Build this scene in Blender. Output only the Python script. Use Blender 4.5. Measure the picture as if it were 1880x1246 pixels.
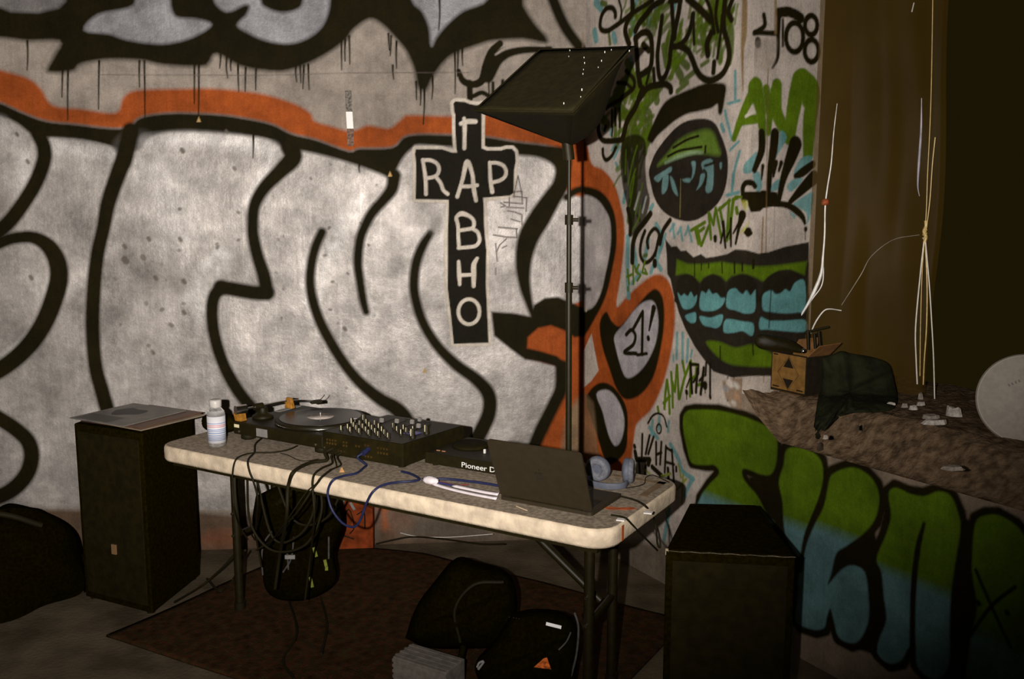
import bpy, math, random
import numpy as np
from mathutils import Vector

for o in list(bpy.data.objects):
    bpy.data.objects.remove(o)
SC = bpy.context.scene
COL = SC.collection
PI = math.pi
RND = random.Random(7)

# ------------------------------------------------------------------ camera
CX, CY, FPX, TH, HC = 940., 623., 1689., .142, 1.603      # picture centre, focal length in pixels, pitch, height
cT, sT = math.cos(TH), math.sin(TH)
cam = bpy.data.cameras.new('camera')
cam.sensor_width = 36.
cam.lens = FPX / 1880. * 36.
cam.clip_start = .05
camo = bpy.data.objects.new('camera', cam)
COL.objects.link(camo)
camo.location = (0, 0, HC)
camo.rotation_euler = (PI / 2 - TH, 0, 0)
SC.camera = camo

# ------------------------------------------------------------------ light and exposure
world = bpy.data.worlds.new('night')
SC.world = world
world.use_nodes = True
wb = world.node_tree.nodes['Background']
wb.inputs[0].default_value = (.0105, .0072, .0016, 1)
wb.inputs[1].default_value = 1.0
fl = bpy.data.lights.new('camera_flash', 'SPOT')
fl.energy = 690
fl.color = (1.0, .92, .84)
fl.spot_size = math.radians(116)
fl.spot_blend = 1.0
fl.shadow_soft_size = .014
flo = bpy.data.objects.new('camera_flash', fl)
COL.objects.link(flo)
flo.location = (-.14, .0, HC + .015)
_tgt = Vector((-1.25, 4.2, 1.68))
flo.rotation_euler = (_tgt - Vector(flo.location)).to_track_quat('-Z', 'Y').to_euler()
flo.scale = (1., .57, 1.)                                    # a flash tube throws a wide, flat beam
SC.view_settings.view_transform = 'Standard'
SC.view_settings.look = 'None'
SC.view_settings.exposure = 0.0
SC.view_settings.gamma = 1.0
SC.view_settings.use_curve_mapping = False

# ------------------------------------------------------------------ pixel -> place helpers
def ray(px, py):
    a = (px - CX) / FPX
    b = (CY - py) / FPX
    return np.array([a, cT + b * sT, -sT + b * cT])
EYE = np.array([0., 0., HC])
def onz(px, py, z):
    r = ray(px, py)
    return EYE + r * ((z - HC) / r[2])
def aty(px, py, y):
    r = ray(px, py)
    return EYE + r * (y / r[1])
def onplane(px, py, P, n):
    r = ray(px, py)
    return EYE + r * (((np.array(P) - EYE) @ np.array(n)) / (r @ np.array(n)))
def dep(P):
    return P[1] * cT - (P[2] - HC) * sT
YAW = .535
TD = np.array([math.cos(YAW), -math.sin(YAW)])
TN = np.array([math.sin(YAW), math.cos(YAW)])
TL, TW, TZ = 1.83, .565, .74
FLC = np.array([.259, 2.367]) - TL * TD
def TB(a, b, z=TZ):                                          # table frame -> world
    q = FLC + a * TD + b * TN
    return np.array([q[0], q[1], z])
def tpx(px, py, z=TZ + .006):
    return onz(px, py, z)
def fpx(px, py, b=-.012):                                    # on the vertical plane of the table's front edge
    return onplane(px, py, TB(0, b), (TN[0], TN[1], 0))

# ------------------------------------------------------------------ materials
def mat(name, col, rough=.7, metal=0., nz=0., nscale=30., bump=0., spec=.35, col2=None, bscale=None, alpha=None, trans=0., emit=None):
    m = bpy.data.materials.new(name)
    m.use_nodes = True
    nt = m.node_tree
    b = nt.nodes['Principled BSDF']
    b.inputs['Base Color'].default_value = (*col, 1)
    b.inputs['Roughness'].default_value = rough
    b.inputs['Metallic'].default_value = metal
    b.inputs['Specular IOR Level'].default_value = spec
    if trans:
        b.inputs['Transmission Weight'].default_value = trans
    if alpha is not None:
        b.inputs['Alpha'].default_value = alpha
    if emit:
        b.inputs['Emission Color'].default_value = (*emit[:3], 1)
        b.inputs['Emission Strength'].default_value = emit[3]
    tc = nt.nodes.new('ShaderNodeTexCoord')
    if nz or col2:
        n = nt.nodes.new('ShaderNodeTexNoise')
        n.inputs['Scale'].default_value = nscale
        n.inputs['Detail'].default_value = 6
        nt.links.new(tc.outputs['Object'], n.inputs['Vector'])
        r = nt.nodes.new('ShaderNodeValToRGB')
        c2 = col2 if col2 else tuple(c * (1 - nz) for c in col)
        c1 = col if col2 else tuple(min(1, c * (1 + nz)) for c in col)
        r.color_ramp.elements[0].position = .36
        r.color_ramp.elements[1].position = .64
        r.color_ramp.elements[0].color = (*c2, 1)
        r.color_ramp.elements[1].color = (*c1, 1)
        nt.links.new(n.outputs['Fac'], r.inputs['Fac'])
        nt.links.new(r.outputs['Color'], b.inputs['Base Color'])
    if bump:
        n2 = nt.nodes.new('ShaderNodeTexNoise')
        n2.inputs['Scale'].default_value = bscale or nscale * 2
        n2.inputs['Detail'].default_value = 5
        nt.links.new(tc.outputs['Object'], n2.inputs['Vector'])
        bp = nt.nodes.new('ShaderNodeBump')
        bp.inputs['Strength'].default_value = bump
        bp.inputs['Distance'].default_value = .01
        nt.links.new(n2.outputs['Fac'], bp.inputs['Height'])
        nt.links.new(bp.outputs['Normal'], b.inputs['Normal'])
    return m

# ------------------------------------------------------------------ mesh helpers
class MB:
    def __init__(s):
        s.v, s.f, s.sm = [], [], []
    def add(s, vs, fs, smooth=False):
        o = len(s.v)
        s.v += [tuple(map(float, p)) for p in vs]
        s.f += [tuple(i + o for i in f) for f in fs]
        s.sm += [smooth] * len(fs)
        return s
    def box(s, x0, x1, y0, y1, z0, z1):
        v = [(x, y, z) for z in (z0, z1) for y in (y0, y1) for x in (x0, x1)]
        return s.add(v, [(0, 2, 3, 1), (4, 5, 7, 6), (0, 1, 5, 4), (2, 6, 7, 3), (0, 4, 6, 2), (1, 3, 7, 5)])
    def prism(s, pts, z0, z1, smooth=False):
        n = len(pts)
        v = [(p[0], p[1], z0) for p in pts] + [(p[0], p[1], z1) for p in pts]
        return s.add(v, [tuple(range(n - 1, -1, -1)), tuple(range(n, 2 * n))]).add(
            v, [(i, (i + 1) % n, n + (i + 1) % n, n + i) for i in range(n)], smooth)
    def hexa(s, bot, top):
        v = list(bot) + list(top)
        n = len(bot)
        return s.add(v, [tuple(range(n - 1, -1, -1)), tuple(range(n, 2 * n))] + [(i, (i + 1) % n, n + (i + 1) % n, n + i) for i in range(n)])
    def cyl(s, p0, p1, r0, r1=None, n=16, caps=True):
        r1 = r0 if r1 is None else r1
        p0, p1 = Vector([float(q) for q in p0]), Vector([float(q) for q in p1])
        ax = (p1 - p0).normalized()
        u = ax.orthogonal().normalized()
        w = ax.cross(u)
        v = []
        for p, r in ((p0, r0), (p1, r1)):
            for i in range(n):
                a = 2 * PI * i / n
                v.append(p + (u * math.cos(a) + w * math.sin(a)) * r)
        s.add(v, [(i, (i + 1) % n, n + (i + 1) % n, n + i) for i in range(n)], True)
        if caps:
            s.add(v, [tuple(range(n - 1, -1, -1)), tuple(range(n, 2 * n))])
        return s
    def tube(s, pts, r, n=8):
        P = [Vector([float(q) for q in p[:3]]) for p in pts]
        rr = [p[3] if len(p) > 3 else r for p in pts]
        v, u = [], None
        for i, p in enumerate(P):
            t = (P[min(i + 1, len(P) - 1)] - P[max(i - 1, 0)])
            t = t.normalized() if t.length > 1e-9 else Vector((0, 0, 1))
            if u is None:
                u = t.orthogonal().normalized()
            u = (u - t * u.dot(t))
            u = u.normalized() if u.length > 1e-6 else t.orthogonal().normalized()
            w = t.cross(u)
            for k in range(n):
                a = 2 * PI * k / n
                v.append(p + (u * math.cos(a) + w * math.sin(a)) * rr[i])
        f = [(i * n + k, i * n + (k + 1) % n, (i + 1) * n + (k + 1) % n, (i + 1) * n + k) for i in range(len(P) - 1) for k in range(n)]
        s.add(v, f, True)
        m = (len(P) - 1) * n
        return s.add(v, [tuple(range(n - 1, -1, -1)), tuple(range(m, m + n))])
    def lathe(s, prof, n=32, c=(0, 0, 0)):
        v = [(c[0] + r * math.cos(2 * PI * k / n), c[1] + r * math.sin(2 * PI * k / n), c[2] + z) for r, z in prof for k in range(n)]
        m = len(prof)
        s.add(v, [(i * n + k, i * n + (k + 1) % n, (i + 1) * n + (k + 1) % n, (i + 1) * n + k) for i in range(m - 1) for k in range(n)], True)
        return s.add(v, [tuple(range(n - 1, -1, -1)), tuple(range((m - 1) * n, m * n))])
    def grid(s, P, smooth=True):                             # P[i][j] points
        ni, nj = len(P), len(P[0])
        v = [p for row in P for p in row]
        return s.add(v, [(i * nj + j, i * nj + j + 1, (i + 1) * nj + j + 1, (i + 1) * nj + j) for i in range(ni - 1) for j in range(nj - 1)], smooth)
    def build(s, name, m, parent=None, loc=None, rot=None, bevel=0., solid=0., sub=0, seg=2):
        me = bpy.data.meshes.new(name)
        me.from_pydata(s.v, [], s.f)
        me.polygons.foreach_set('use_smooth', s.sm)
        me.update()
        if m:
            me.materials.append(m)
        o = bpy.data.objects.new(name, me)
        COL.objects.link(o)
        if parent:
            o.parent = parent
        if loc is not None:
            o.location = tuple(map(float, loc))
        if rot is not None:
            o.rotation_euler = rot
        if solid:
            q = o.modifiers.new('solid', 'SOLIDIFY')
            q.thickness = solid
            q.offset = 0
        if bevel:
            q = o.modifiers.new('bevel', 'BEVEL')
            q.width = bevel
            q.segments = seg
            q.limit_method = 'ANGLE'
            q.angle_limit = math.radians(40)
        if sub:
            q = o.modifiers.new('sub', 'SUBSURF')
            q.levels = q.render_levels = sub
        return o
def tag(o, label=None, cat=None, group=None, kind=None):
    for k, v in (('label', label), ('category', cat), ('group', group), ('kind', kind)):
        if v:
            o[k] = v
    return o
def thing(name, label, cat, loc, rotz=0., group=None, rot=None):
    o = bpy.data.objects.new(name, None)
    COL.objects.link(o)
    o.location = tuple(map(float, loc))
    o.rotation_euler = rot if rot is not None else (0, 0, rotz)
    o.empty_display_size = .05
    return tag(o, label, cat, group)
def spline(pts, k=6):                                        # Catmull-Rom
    P = [np.array(p, float) for p in pts]
    if len(P) < 3:
        return P
    Q = [2 * P[0] - P[1]] + P + [2 * P[-1] - P[-2]]
    out = []
    for i in range(1, len(Q) - 2):
        a, b, c, d = Q[i - 1], Q[i], Q[i + 1], Q[i + 2]
        for j in range(k):
            t = j / k
            out.append(.5 * (2 * b + (c - a) * t + (2 * a - 5 * b + 4 * c - d) * t * t + (3 * b - a - 3 * c + d) * t ** 3))
    out.append(P[-1])
    return out
def rrect(x0, x1, y0, y1, r, n=6):
    o = []
    for cx, cy, a0 in ((x1 - r, y1 - r, 0), (x0 + r, y1 - r, 90), (x0 + r, y0 + r, 180), (x1 - r, y0 + r, 270)):
        for i in range(n + 1):
            a = math.radians(a0 + 90 * i / n)
            o.append((cx + r * math.cos(a), cy + r * math.sin(a)))
    return o

# ================================================================== the walls and their paint
DW = 4.33                                                    # back wall distance
CORN = aty(1070, 600, DW)[0]                                 # room corner
WD = np.array([.5, -.8660254, 0.])                           # along the window wall
WN = np.array([.8660254, .5, 0.])                            # outwards through it
WP = np.array([CORN, DW, 0.])
TJ = 1.064                                                   # where the window opening begins
DEEP = .33                                                   # reveal depth to the plastic film
WTOP = 2.95
def wp(t, s, z):
    q = WP + WD * t + WN * s
    return np.array([q[0], q[1], z])
def front_z(t):                                              # broken front edge of the sill
    return float(np.interp(t, [0, 1.0, 1.064, 1.147, 1.258, 1.66, 2.2, 5], [.94, .94, .925, .84, .765, .768, .772, .77]))

class Canvas:
    def __init__(s, P0, du, us, vs, base):
        s.P0, s.du = np.array(P0, float), np.array(du, float)
        s.n = np.cross(s.du, (0, 0, 1.))
        s.us, s.vs = np.array(us), np.array(vs)
        s.U, s.V = np.meshgrid(s.us, s.vs)
        s.rgb = np.ones(s.U.shape + (3,)) * np.array(base)
        s.sil = np.zeros(s.U.shape)
    def uv(s, px, py):
        P = onplane(px, py, s.P0, s.n)
        return (P - s.P0) @ s.du, P[2] - s.P0[2], dep(P) / FPX
    def win(s, u0, u1, v0, v1):
        a, b = np.searchsorted(s.us, (u0, u1))
        c, d = np.searchsorted(s.vs, (v0, v1))
        return slice(c, d), slice(a, b)
    def blend(s, w, cov, col, silver):
        k = cov[..., None]
        s.rgb[w] = s.rgb[w] * (1 - k) + np.array(col) * k
        s.sil[w] = s.sil[w] * (1 - cov) + silver * cov
    def stroke(s, pts, w, col, soft=1.6, silver=0., alpha=1., smooth=True, wmul=1.):
        P = []
        for p in pts:
            u, v, m = s.uv(p[0], p[1])
            P.append((u, v, (p[2] if len(p) > 2 else w) * m * .5 * wmul, m))
        if smooth and len(P) > 2:
            P = spline(P, 5)
        m = P[0][3]
        sf = max(soft * m, .0022)
        us = [p[0] for p in P]; vs = [p[1] for p in P]; mr = max(p[2] for p in P) + sf * 1.5
        W = s.win(min(us) - mr, max(us) + mr, min(vs) - mr, max(vs) + mr)
        U = s.U[W]
        if U.size == 0:
            return
        cov = np.zeros(U.shape)
        u_ax, v_ax = s.us[W[1]], s.vs[W[0]]
        segs = list(zip(P[:-1], P[1:])) if len(P) > 1 else [(P[0], P[0])]
        for a, b in segs:
            mr = max(a[2], b[2]) + sf * 1.5
            i0, i1 = np.searchsorted(u_ax, (min(a[0], b[0]) - mr, max(a[0], b[0]) + mr))
            j0, j1 = np.searchsorted(v_ax, (min(a[1], b[1]) - mr, max(a[1], b[1]) + mr))
            if i0 >= i1 or j0 >= j1:
                continue
            uu, vv = u_ax[None, i0:i1], v_ax[j0:j1, None]
            dx, dy = b[0] - a[0], b[1] - a[1]
            L = dx * dx + dy * dy + 1e-12
            t = np.clip(((uu - a[0]) * dx + (vv - a[1]) * dy) / L, 0, 1)
            dd = np.hypot(uu - a[0] - t * dx, vv - a[1] - t * dy) - (a[2] + (b[2] - a[2]) * t)
            cv = np.clip(.5 - dd / (2 * sf), 0, 1)
            np.maximum(cov[j0:j1, i0:i1], cv, out=cov[j0:j1, i0:i1])
        s.blend(W, cov * alpha, col, silver)
    def poly(s, pts, col, soft=1.5, grow=0., silver=0., alpha=1., smooth=True, fn=None):
        Q = [s.uv(p[0], p[1]) for p in pts]
        m = sum(q[2] for q in Q) / len(Q)
        Q = [np.array(q[:2]) for q in Q]
        if smooth:
            Q = spline([Q[-1]] + Q + [Q[0], Q[1]], 4)[4:-4]
        n = len(Q)
        sf = max(soft * m, .0022)
        g = grow * m
        us = [p[0] for p in Q]; vs = [p[1] for p in Q]; mr = g + sf * 1.5
        W = s.win(min(us) - mr, max(us) + mr, min(vs) - mr, max(vs) + mr)
        U, V = s.U[W], s.V[W]
        if U.size == 0:
            return
        inside = np.zeros(U.shape, bool)
        dist = np.full(U.shape, 1.)
        u_ax, v_ax = s.us[W[1]], s.vs[W[0]]
        for i in range(n):
            a, b = Q[i], Q[(i + 1) % n]
            j0, j1 = np.searchsorted(v_ax, (min(a[1], b[1]), max(a[1], b[1])))
            if j1 > j0:
                vv = v_ax[j0:j1, None]
                xc = a[0] + (vv - a[1]) / (b[1] - a[1] + 1e-15) * (b[0] - a[0])
                inside[j0:j1] ^= (u_ax[None, :] < xc)
            i0, i1 = np.searchsorted(u_ax, (min(a[0], b[0]) - mr, max(a[0], b[0]) + mr))
            j0, j1 = np.searchsorted(v_ax, (min(a[1], b[1]) - mr, max(a[1], b[1]) + mr))
            if i0 < i1 and j0 < j1:
                uu, vv = u_ax[None, i0:i1], v_ax[j0:j1, None]
                dx, dy = b[0] - a[0], b[1] - a[1]
                L = dx * dx + dy * dy + 1e-12
                t = np.clip(((uu - a[0]) * dx + (vv - a[1]) * dy) / L, 0, 1)
                np.minimum(dist[j0:j1, i0:i1], np.hypot(uu - a[0] - t * dx, vv - a[1] - t * dy), out=dist[j0:j1, i0:i1])
        sd = np.where(inside, -dist, dist) - g
        cov = np.clip(.5 - sd / (2 * sf), 0, 1) * alpha
        if fn is not None:                                   # colour as a function of height on the wall
            k = fn(V)[..., None]
            c = np.array(col[0]) * k + np.array(col[1]) * (1 - k)
            kk = cov[..., None]
            s.rgb[W] = s.rgb[W] * (1 - kk) + c * kk
            s.sil[W] *= 1 - cov
        else:
            s.blend(W, cov, col, silver)
    def mesh(s, name, m, zfun=None, relief=0., u_lo=None):
        nv, nu = s.U.shape
        V = s.V.copy()
        P = s.P0 + s.U[..., None] * s.du
        P[..., 2] += V
        if zfun is not None:                                 # compress columns under a broken top edge
            top = np.array([zfun(u) for u in s.us])
            P[..., 2] = np.minimum(P[..., 2], top[None, :])
        me = bpy.data.meshes.new(name)
        idx = np.arange(nu * nv).reshape(nv, nu)
        q = np.stack([idx[:-1, :-1], idx[:-1, 1:], idx[1:, 1:], idx[1:, :-1]], -1).reshape(-1, 4)
        me.vertices.add(nu * nv)
        me.vertices.foreach_set('co', P.reshape(-1).astype(np.float32))
        me.loops.add(q.size)
        me.loops.foreach_set('vertex_index', q.reshape(-1).astype(np.int32))
        me.polygons.add(len(q))
        me.polygons.foreach_set('loop_start', (np.arange(len(q)) * 4).astype(np.int32))
        me.update(calc_edges=True)
        ca = me.color_attributes.new('paint', 'FLOAT_COLOR', 'POINT')
        rgba = np.concatenate([s.rgb, s.sil[..., None]], -1)
        ca.data.foreach_set('color', rgba.reshape(-1).astype(np.float32))
        me.materials.append(m)
        o = bpy.data.objects.new(name, me)
        COL.objects.link(o)
        o['kind'] = 'structure'
        return o

def axis(fine0, fine1, step, lo, hi, coarse=.05):
    a = list(np.arange(fine0, fine1 + 1e-6, step))
    l = list(np.linspace(lo, fine0, max(2, int((fine0 - lo) / coarse) + 1)))[:-1] if lo < fine0 - 1e-6 else []
    h = list(np.linspace(a[-1], hi, max(2, int((hi - a[-1]) / coarse) + 1)))[1:] if hi > a[-1] + 1e-6 else []
    return np.array(l + a + h)

PLASTER = (.335, .29, .25)
SILV = (.465, .435, .415)
BLK = (.0110, .0080, .0007)
ORG = (.34, .074, .014)
WHT = (.46, .405, .36)
GRN = (.082, .145, .004)
GRD = (.062, .098, .005)
TEA = (.105, .27, .275)
BRN = (.20, .135, .085)
CRM = (.62, .56, .48)

BYAW = math.radians(5)
BD = np.array([math.cos(BYAW), math.sin(BYAW), 0.])          # along the back wall, left to right
BNV = np.array([-BD[1], BD[0], 0.])                          # away from the room
LA = 4.0
def onwall(px, py, off=0.):                                  # a point on the back wall, off metres in front of it
    return onplane(px, py, np.array([CORN, DW, 0.]) - BNV * off, BNV)
A = Canvas(np.array([CORN, DW, 0.]) - LA * BD, BD, axis(LA - 2.92, LA, .0042, 0, LA), axis(.10, 2.58, .0042, 0, WTOP), PLASTER)
B = Canvas(WP, WD, axis(0, TJ, .0040, 0, TJ), axis(.05, 2.60, .0042, 0, WTOP), WHT)
B2 = Canvas(wp(TJ, 0, 0), WD, axis(0, 1.20, .0046, 0, 2.6), axis(0, .91, .0046, 0, .91), (.24, .185, .135))
J = Canvas(wp(TJ, 0, .84), WN, axis(0, DEEP + .02, .0045, 0, DEEP + .02), axis(0, 1.78, .0045, 0, WTOP - .84), WHT)

def zo(x0, y0, k):
    return lambda pts: [(x0 + p[0] / k, y0 + p[1] / k) + tuple(p[2:]) for p in pts]
c3 = zo(880, 0, 2.967); c7 = zo(880, 400, 2.967)
R1 = zo(1080, 0, 6.922); R2 = zo(1080, 160, 6.922); R3 = zo(1080, 320, 6.922)
R4 = zo(1300, 0, 6.922); R5 = zo(1300, 160, 6.922); R6 = zo(1300, 320, 6.922)
R7 = zo(1200, 420, 5.192); R8 = zo(1100, 620, 6.922); R9 = zo(1000, 780, 4.153)
L8 = zo(1180, 700, 2.281)

# ---------------- back wall
cont_up = [(-120, 160), (-40, 178), (0, 188), (40, 206), (85, 222), (140, 228), (200, 235), (238, 233), (250, 220), (270, 212), (320, 207), (400, 210), (450, 217), (500, 228), (535, 245), (580, 256), (640, 277), (660, 272), (720, 270), (750, 248), (830, 247), (888, 250), (950, 260), (1000, 266), (1045, 276)]
cont_lo = [(1045, 320), (1026, 318), (1012, 300), (985, 288), (945, 284), (888, 274), (830, 270), (770, 266), (757, 272), (740, 290), (728, 312), (718, 328), (700, 320), (660, 305), (600, 287), (548, 276), (520, 276), (513, 268), (490, 255), (440, 248), (370, 243), (310, 243), (275, 253), (255, 275), (215, 280), (200, 268), (150, 258), (90, 253), (60, 248), (30, 226), (0, 214), (-40, 205), (-120, 190)]
A.poly(cont_up[:-1] + [(1040, 285), (1076, 330), (1090, 500), (1050, 900), (1040, 935), (-260, 935), (-260, 170)], SILV, silver=1., smooth=False)
A.poly([(960, 590), (1000, 596), (1100, 570), (1100, 960), (930, 960), (985, 800), (1030, 720), (1040, 680), (960, 650)], ORG, soft=2)
A.poly([(1036, 268), (1090, 255), (1090, 350), (1040, 350)], ORG, soft=3)
A.poly([(-120, 100), (-40, 112), (0, 128), (50, 143), (75, 163), (97, 193), (150, 200), (212, 207), (226, 180), (250, 166), (330, 163), (400, 163), (480, 172), (540, 190), (570, 208), (578, 222), (610, 232), (638, 240), (655, 238), (675, 230), (700, 234), (718, 234), (740, 216), (752, 211), (830, 213), (888, 206), (930, 214), (1000, 228), (1045, 240)] + cont_up[::-1], ORG, soft=4)
A.poly(cont_up + cont_lo, BLK, soft=3.6)
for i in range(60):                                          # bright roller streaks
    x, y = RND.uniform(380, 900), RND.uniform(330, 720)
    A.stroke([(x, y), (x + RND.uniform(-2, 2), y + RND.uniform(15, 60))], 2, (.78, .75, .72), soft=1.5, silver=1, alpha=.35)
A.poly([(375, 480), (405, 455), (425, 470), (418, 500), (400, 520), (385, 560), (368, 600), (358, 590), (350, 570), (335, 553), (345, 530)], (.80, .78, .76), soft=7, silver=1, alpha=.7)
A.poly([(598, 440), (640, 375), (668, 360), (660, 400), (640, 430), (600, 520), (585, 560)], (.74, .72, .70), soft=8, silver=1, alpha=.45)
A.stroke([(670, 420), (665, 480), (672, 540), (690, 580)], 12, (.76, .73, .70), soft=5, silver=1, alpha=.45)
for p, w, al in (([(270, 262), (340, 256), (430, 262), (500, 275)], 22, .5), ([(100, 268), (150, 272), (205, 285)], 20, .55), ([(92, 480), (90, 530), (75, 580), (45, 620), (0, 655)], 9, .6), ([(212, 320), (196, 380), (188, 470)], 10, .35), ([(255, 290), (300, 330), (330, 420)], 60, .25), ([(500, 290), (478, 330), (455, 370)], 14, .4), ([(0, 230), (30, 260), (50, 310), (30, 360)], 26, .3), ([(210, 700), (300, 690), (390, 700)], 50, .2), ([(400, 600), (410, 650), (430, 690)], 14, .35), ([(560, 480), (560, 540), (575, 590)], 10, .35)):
    A.stroke(p, w, (.82, .80, .79), soft=max(5, w * .45), silver=1, alpha=al)  # sheen painted into the silver: bright patches and rim highlights
for i in range(26):                                          # darker rubbed patches
    x, y = RND.uniform(-20, 520), RND.uniform(280, 740)
    A.stroke([(x, y), (x + RND.uniform(-40, 40), y + RND.uniform(-12, 12))], RND.uniform(20, 55), (.33, .30, .275), soft=18, silver=.6, alpha=RND.uniform(.2, .5))
for i in range(46):
    x, y = RND.uniform(195, 700), RND.gauss(470, 120)
    if 260 < y < 740:
        r = RND.choice((2.5, 3, 4, 5, 6)) * (1.2 if x < 480 else .7)
        A.stroke([(x, y), (x + RND.uniform(-3, 3), y + RND.uniform(-2, 3))], r, (.17, .155, .14), soft=1.5, alpha=.75)
for x, y, r in ((334, 275, 8), (229, 476, 13), (262, 471, 10), (228, 451, 8), (285, 509, 8), (337, 515, 8), (272, 437, 7), (330, 438, 7), (56, 508, 8), (30, 245, 6), (50, 295, 7), (280, 645, 7), (337, 572, 7), (632, 602, 7), (415, 240, 5)):
    A.stroke([(x, y), (x + 2, y + 3)], r, (.14, .12, .10), soft=1.6, alpha=.85)
blackA = [
 ([(70, 246), (80, 268), (81, 293), (67, 332), (44, 371), (13, 411), (-25, 440)], 27),
 ([(240, 240, 30), (228, 290, 32), (219, 313, 30), (199, 371, 28), (190, 418, 26), (179, 467, 26), (172, 535, 27), (170, 602, 27), (175, 670, 27), (187, 717, 28), (199, 758, 28), (215, 800, 28)], 28),
 ([(-40, 468, 22), (0, 446, 22), (27, 437, 22), (61, 436, 24), (88, 451, 30), (104, 477, 34), (108, 511, 35), (98, 551, 35), (81, 592, 34), (57, 629, 33), (27, 659, 32), (-10, 684, 32), (-50, 700, 32)], 30),
 ([(-40, 745), (-5, 766), (25, 785), (50, 808), (58, 835), (50, 868), (25, 897), (-10, 915), (-50, 930)], 30),
 ([(533, 270, 34), (537, 290, 33), (514, 315, 27), (484, 346, 23), (467, 378, 21), (464, 415, 21), (466, 440, 22), (474, 474, 23), (484, 504, 25), (490, 534, 25)], 24),
 ([(490, 538), (465, 537), (430, 531), (406, 527)], 27),
 ([(406, 528, 24), (393, 545, 23), (389, 575, 23), (394, 616, 23), (408, 663, 23), (428, 703, 24), (452, 737, 24), (480, 765, 24), (520, 800, 24)], 23),
 ([(591, 426, 16), (578, 457, 17), (570, 498, 17), (571, 535, 18), (583, 579, 19), (602, 619, 20), (629, 663, 20), (659, 700, 21), (696, 731, 24), (730, 752, 28), (750, 780, 30), (755, 810, 30)], 19),
 ([(724, 322, 24), (719, 347, 22), (703, 368, 19), (683, 391, 18), (670, 415, 17), (661, 440, 17), (657, 481, 17), (661, 515, 16), (667, 552, 15), (672, 572, 13)], 18),
 ([(790, 428, 13), (774, 455, 17), (763, 488, 18), (760, 528, 18), (767, 565, 18), (780, 599, 18), (804, 636, 19), (838, 670, 21), (875, 697, 23), (897, 724, 26), (898, 757, 27), (885, 788, 28), (870, 815, 28)], 18),
 ([(1036, 290, 28), (1030, 336, 30), (1012, 366, 34), (991, 400, 40), (970, 437, 38), (961, 481, 30), (963, 521, 22), (973, 562, 13), (980, 580, 12)], 30),
 ([(1033, 675, 28), (1030, 713, 25), (1015, 746, 24), (996, 784, 25), (981, 818, 24), (965, 860, 24)], 24),
 ([(1008, -20), (1035, 45), (1070, 94)], 20),
]
for p, w in blackA:
    A.stroke(p, w, BLK, soft=3.4)
A.stroke([(803, 405), (797, 420)], 14, (.2, .18, .16), soft=9, alpha=.5)
A.poly([(902, 572), (944, 575), (975, 581), (980, 560), (1000, 547), (1025, 545), (1055, 558), (1078, 568), (1110, 552), (1110, 590), (1078, 616), (1055, 619), (1035, 606), (1011, 597), (988, 602), (969, 619), (968, 639), (991, 644), (1022, 653), (1042, 670), (1046, 690), (1018, 672), (991, 664), (964, 660), (937, 640), (907, 616)], BLK, soft=2.4, smooth=False)
A.stroke([(1040, 362), (1058, 350), (1080, 346)], 13, BLK, soft=3)
# upper letters
A.poly([(-120, 40), (-40, 15), (0, 5), (0, -60), (970, -60), (962, 0), (967, 18), (985, 45), (1003, 66), (1002, 80), (960, 73), (905, 76), (880, 83), (845, 95), (820, 110), (797, 140), (783, 166), (767, 160), (760, 130), (745, 95), (720, 65), (700, 45), (678, 36), (650, 55), (635, 75), (600, 100), (560, 120), (520, 132), (480, 130), (440, 122), (398, 100), (385, 115), (370, 123), (300, 120), (260, 112), (200, 110), (150, 118), (135, 131), (95, 134), (86, 126), (100, 100), (108, 76), (50, 76), (0, 70), (-120, 62)], BLK, soft=5)
DSIL = (.33, .33, .35)
for p in ([(155, 55), (180, 27), (235, 15), (250, -2), (250, -60), (312, -60), (312, 0), (318, 25), (330, 33), (360, 35), (388, 45), (360, 65), (320, 78), (280, 80), (230, 72), (200, 62)],
          [(392, -4), (408, 18), (425, 20), (448, 9), (458, 12), (452, 28), (436, 46), (455, 60), (490, 75), (530, 80), (560, 72), (585, 55), (600, 30), (606, -4), (606, -60), (558, -60), (557, 0), (545, 18), (517, 23), (490, 15), (478, 0), (478, -60), (392, -60)],
          [(752, -60), (757, 0), (775, 20), (788, 50), (792, 84), (800, 70), (820, 45), (850, 20), (895, -2), (895, -60)]):
    A.poly(p, DSIL, soft=4, silver=.8)
A.poly([(-120, -60), (130, -60), (120, 2), (108, 14), (70, 23), (20, 21), (0, 13), (-120, 20)], (.20, .19, .19), soft=4, silver=.5, smooth=False)
A.stroke([(842, 130, 8), (850, 148, 12), (868, 155, 13), (885, 147, 14), (893, 120, 15), (903, 95, 14), (918, 80, 12)], 13, BLK, soft=1.2)
A.stroke([(862, 152), (863, 180)], 11, BLK, soft=1.2)
A.stroke([(870, 176), (885, 170), (900, 178)], 8, BLK, soft=1.2)
A.stroke([(895, 140, 24), (915, 105, 24), (950, 92, 16), (1010, 90, 10)], 20, BLK, soft=2)
A.stroke([(905, 152), (905, 176)], 6, BLK)
A.stroke([(923, 148), (922, 160)], 6, BLK)
A.stroke([(910, 100, 3), (930, 88, 6), (960, 82, 7), (1000, 84, 3)], 5, PLASTER, soft=1.5)
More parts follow.
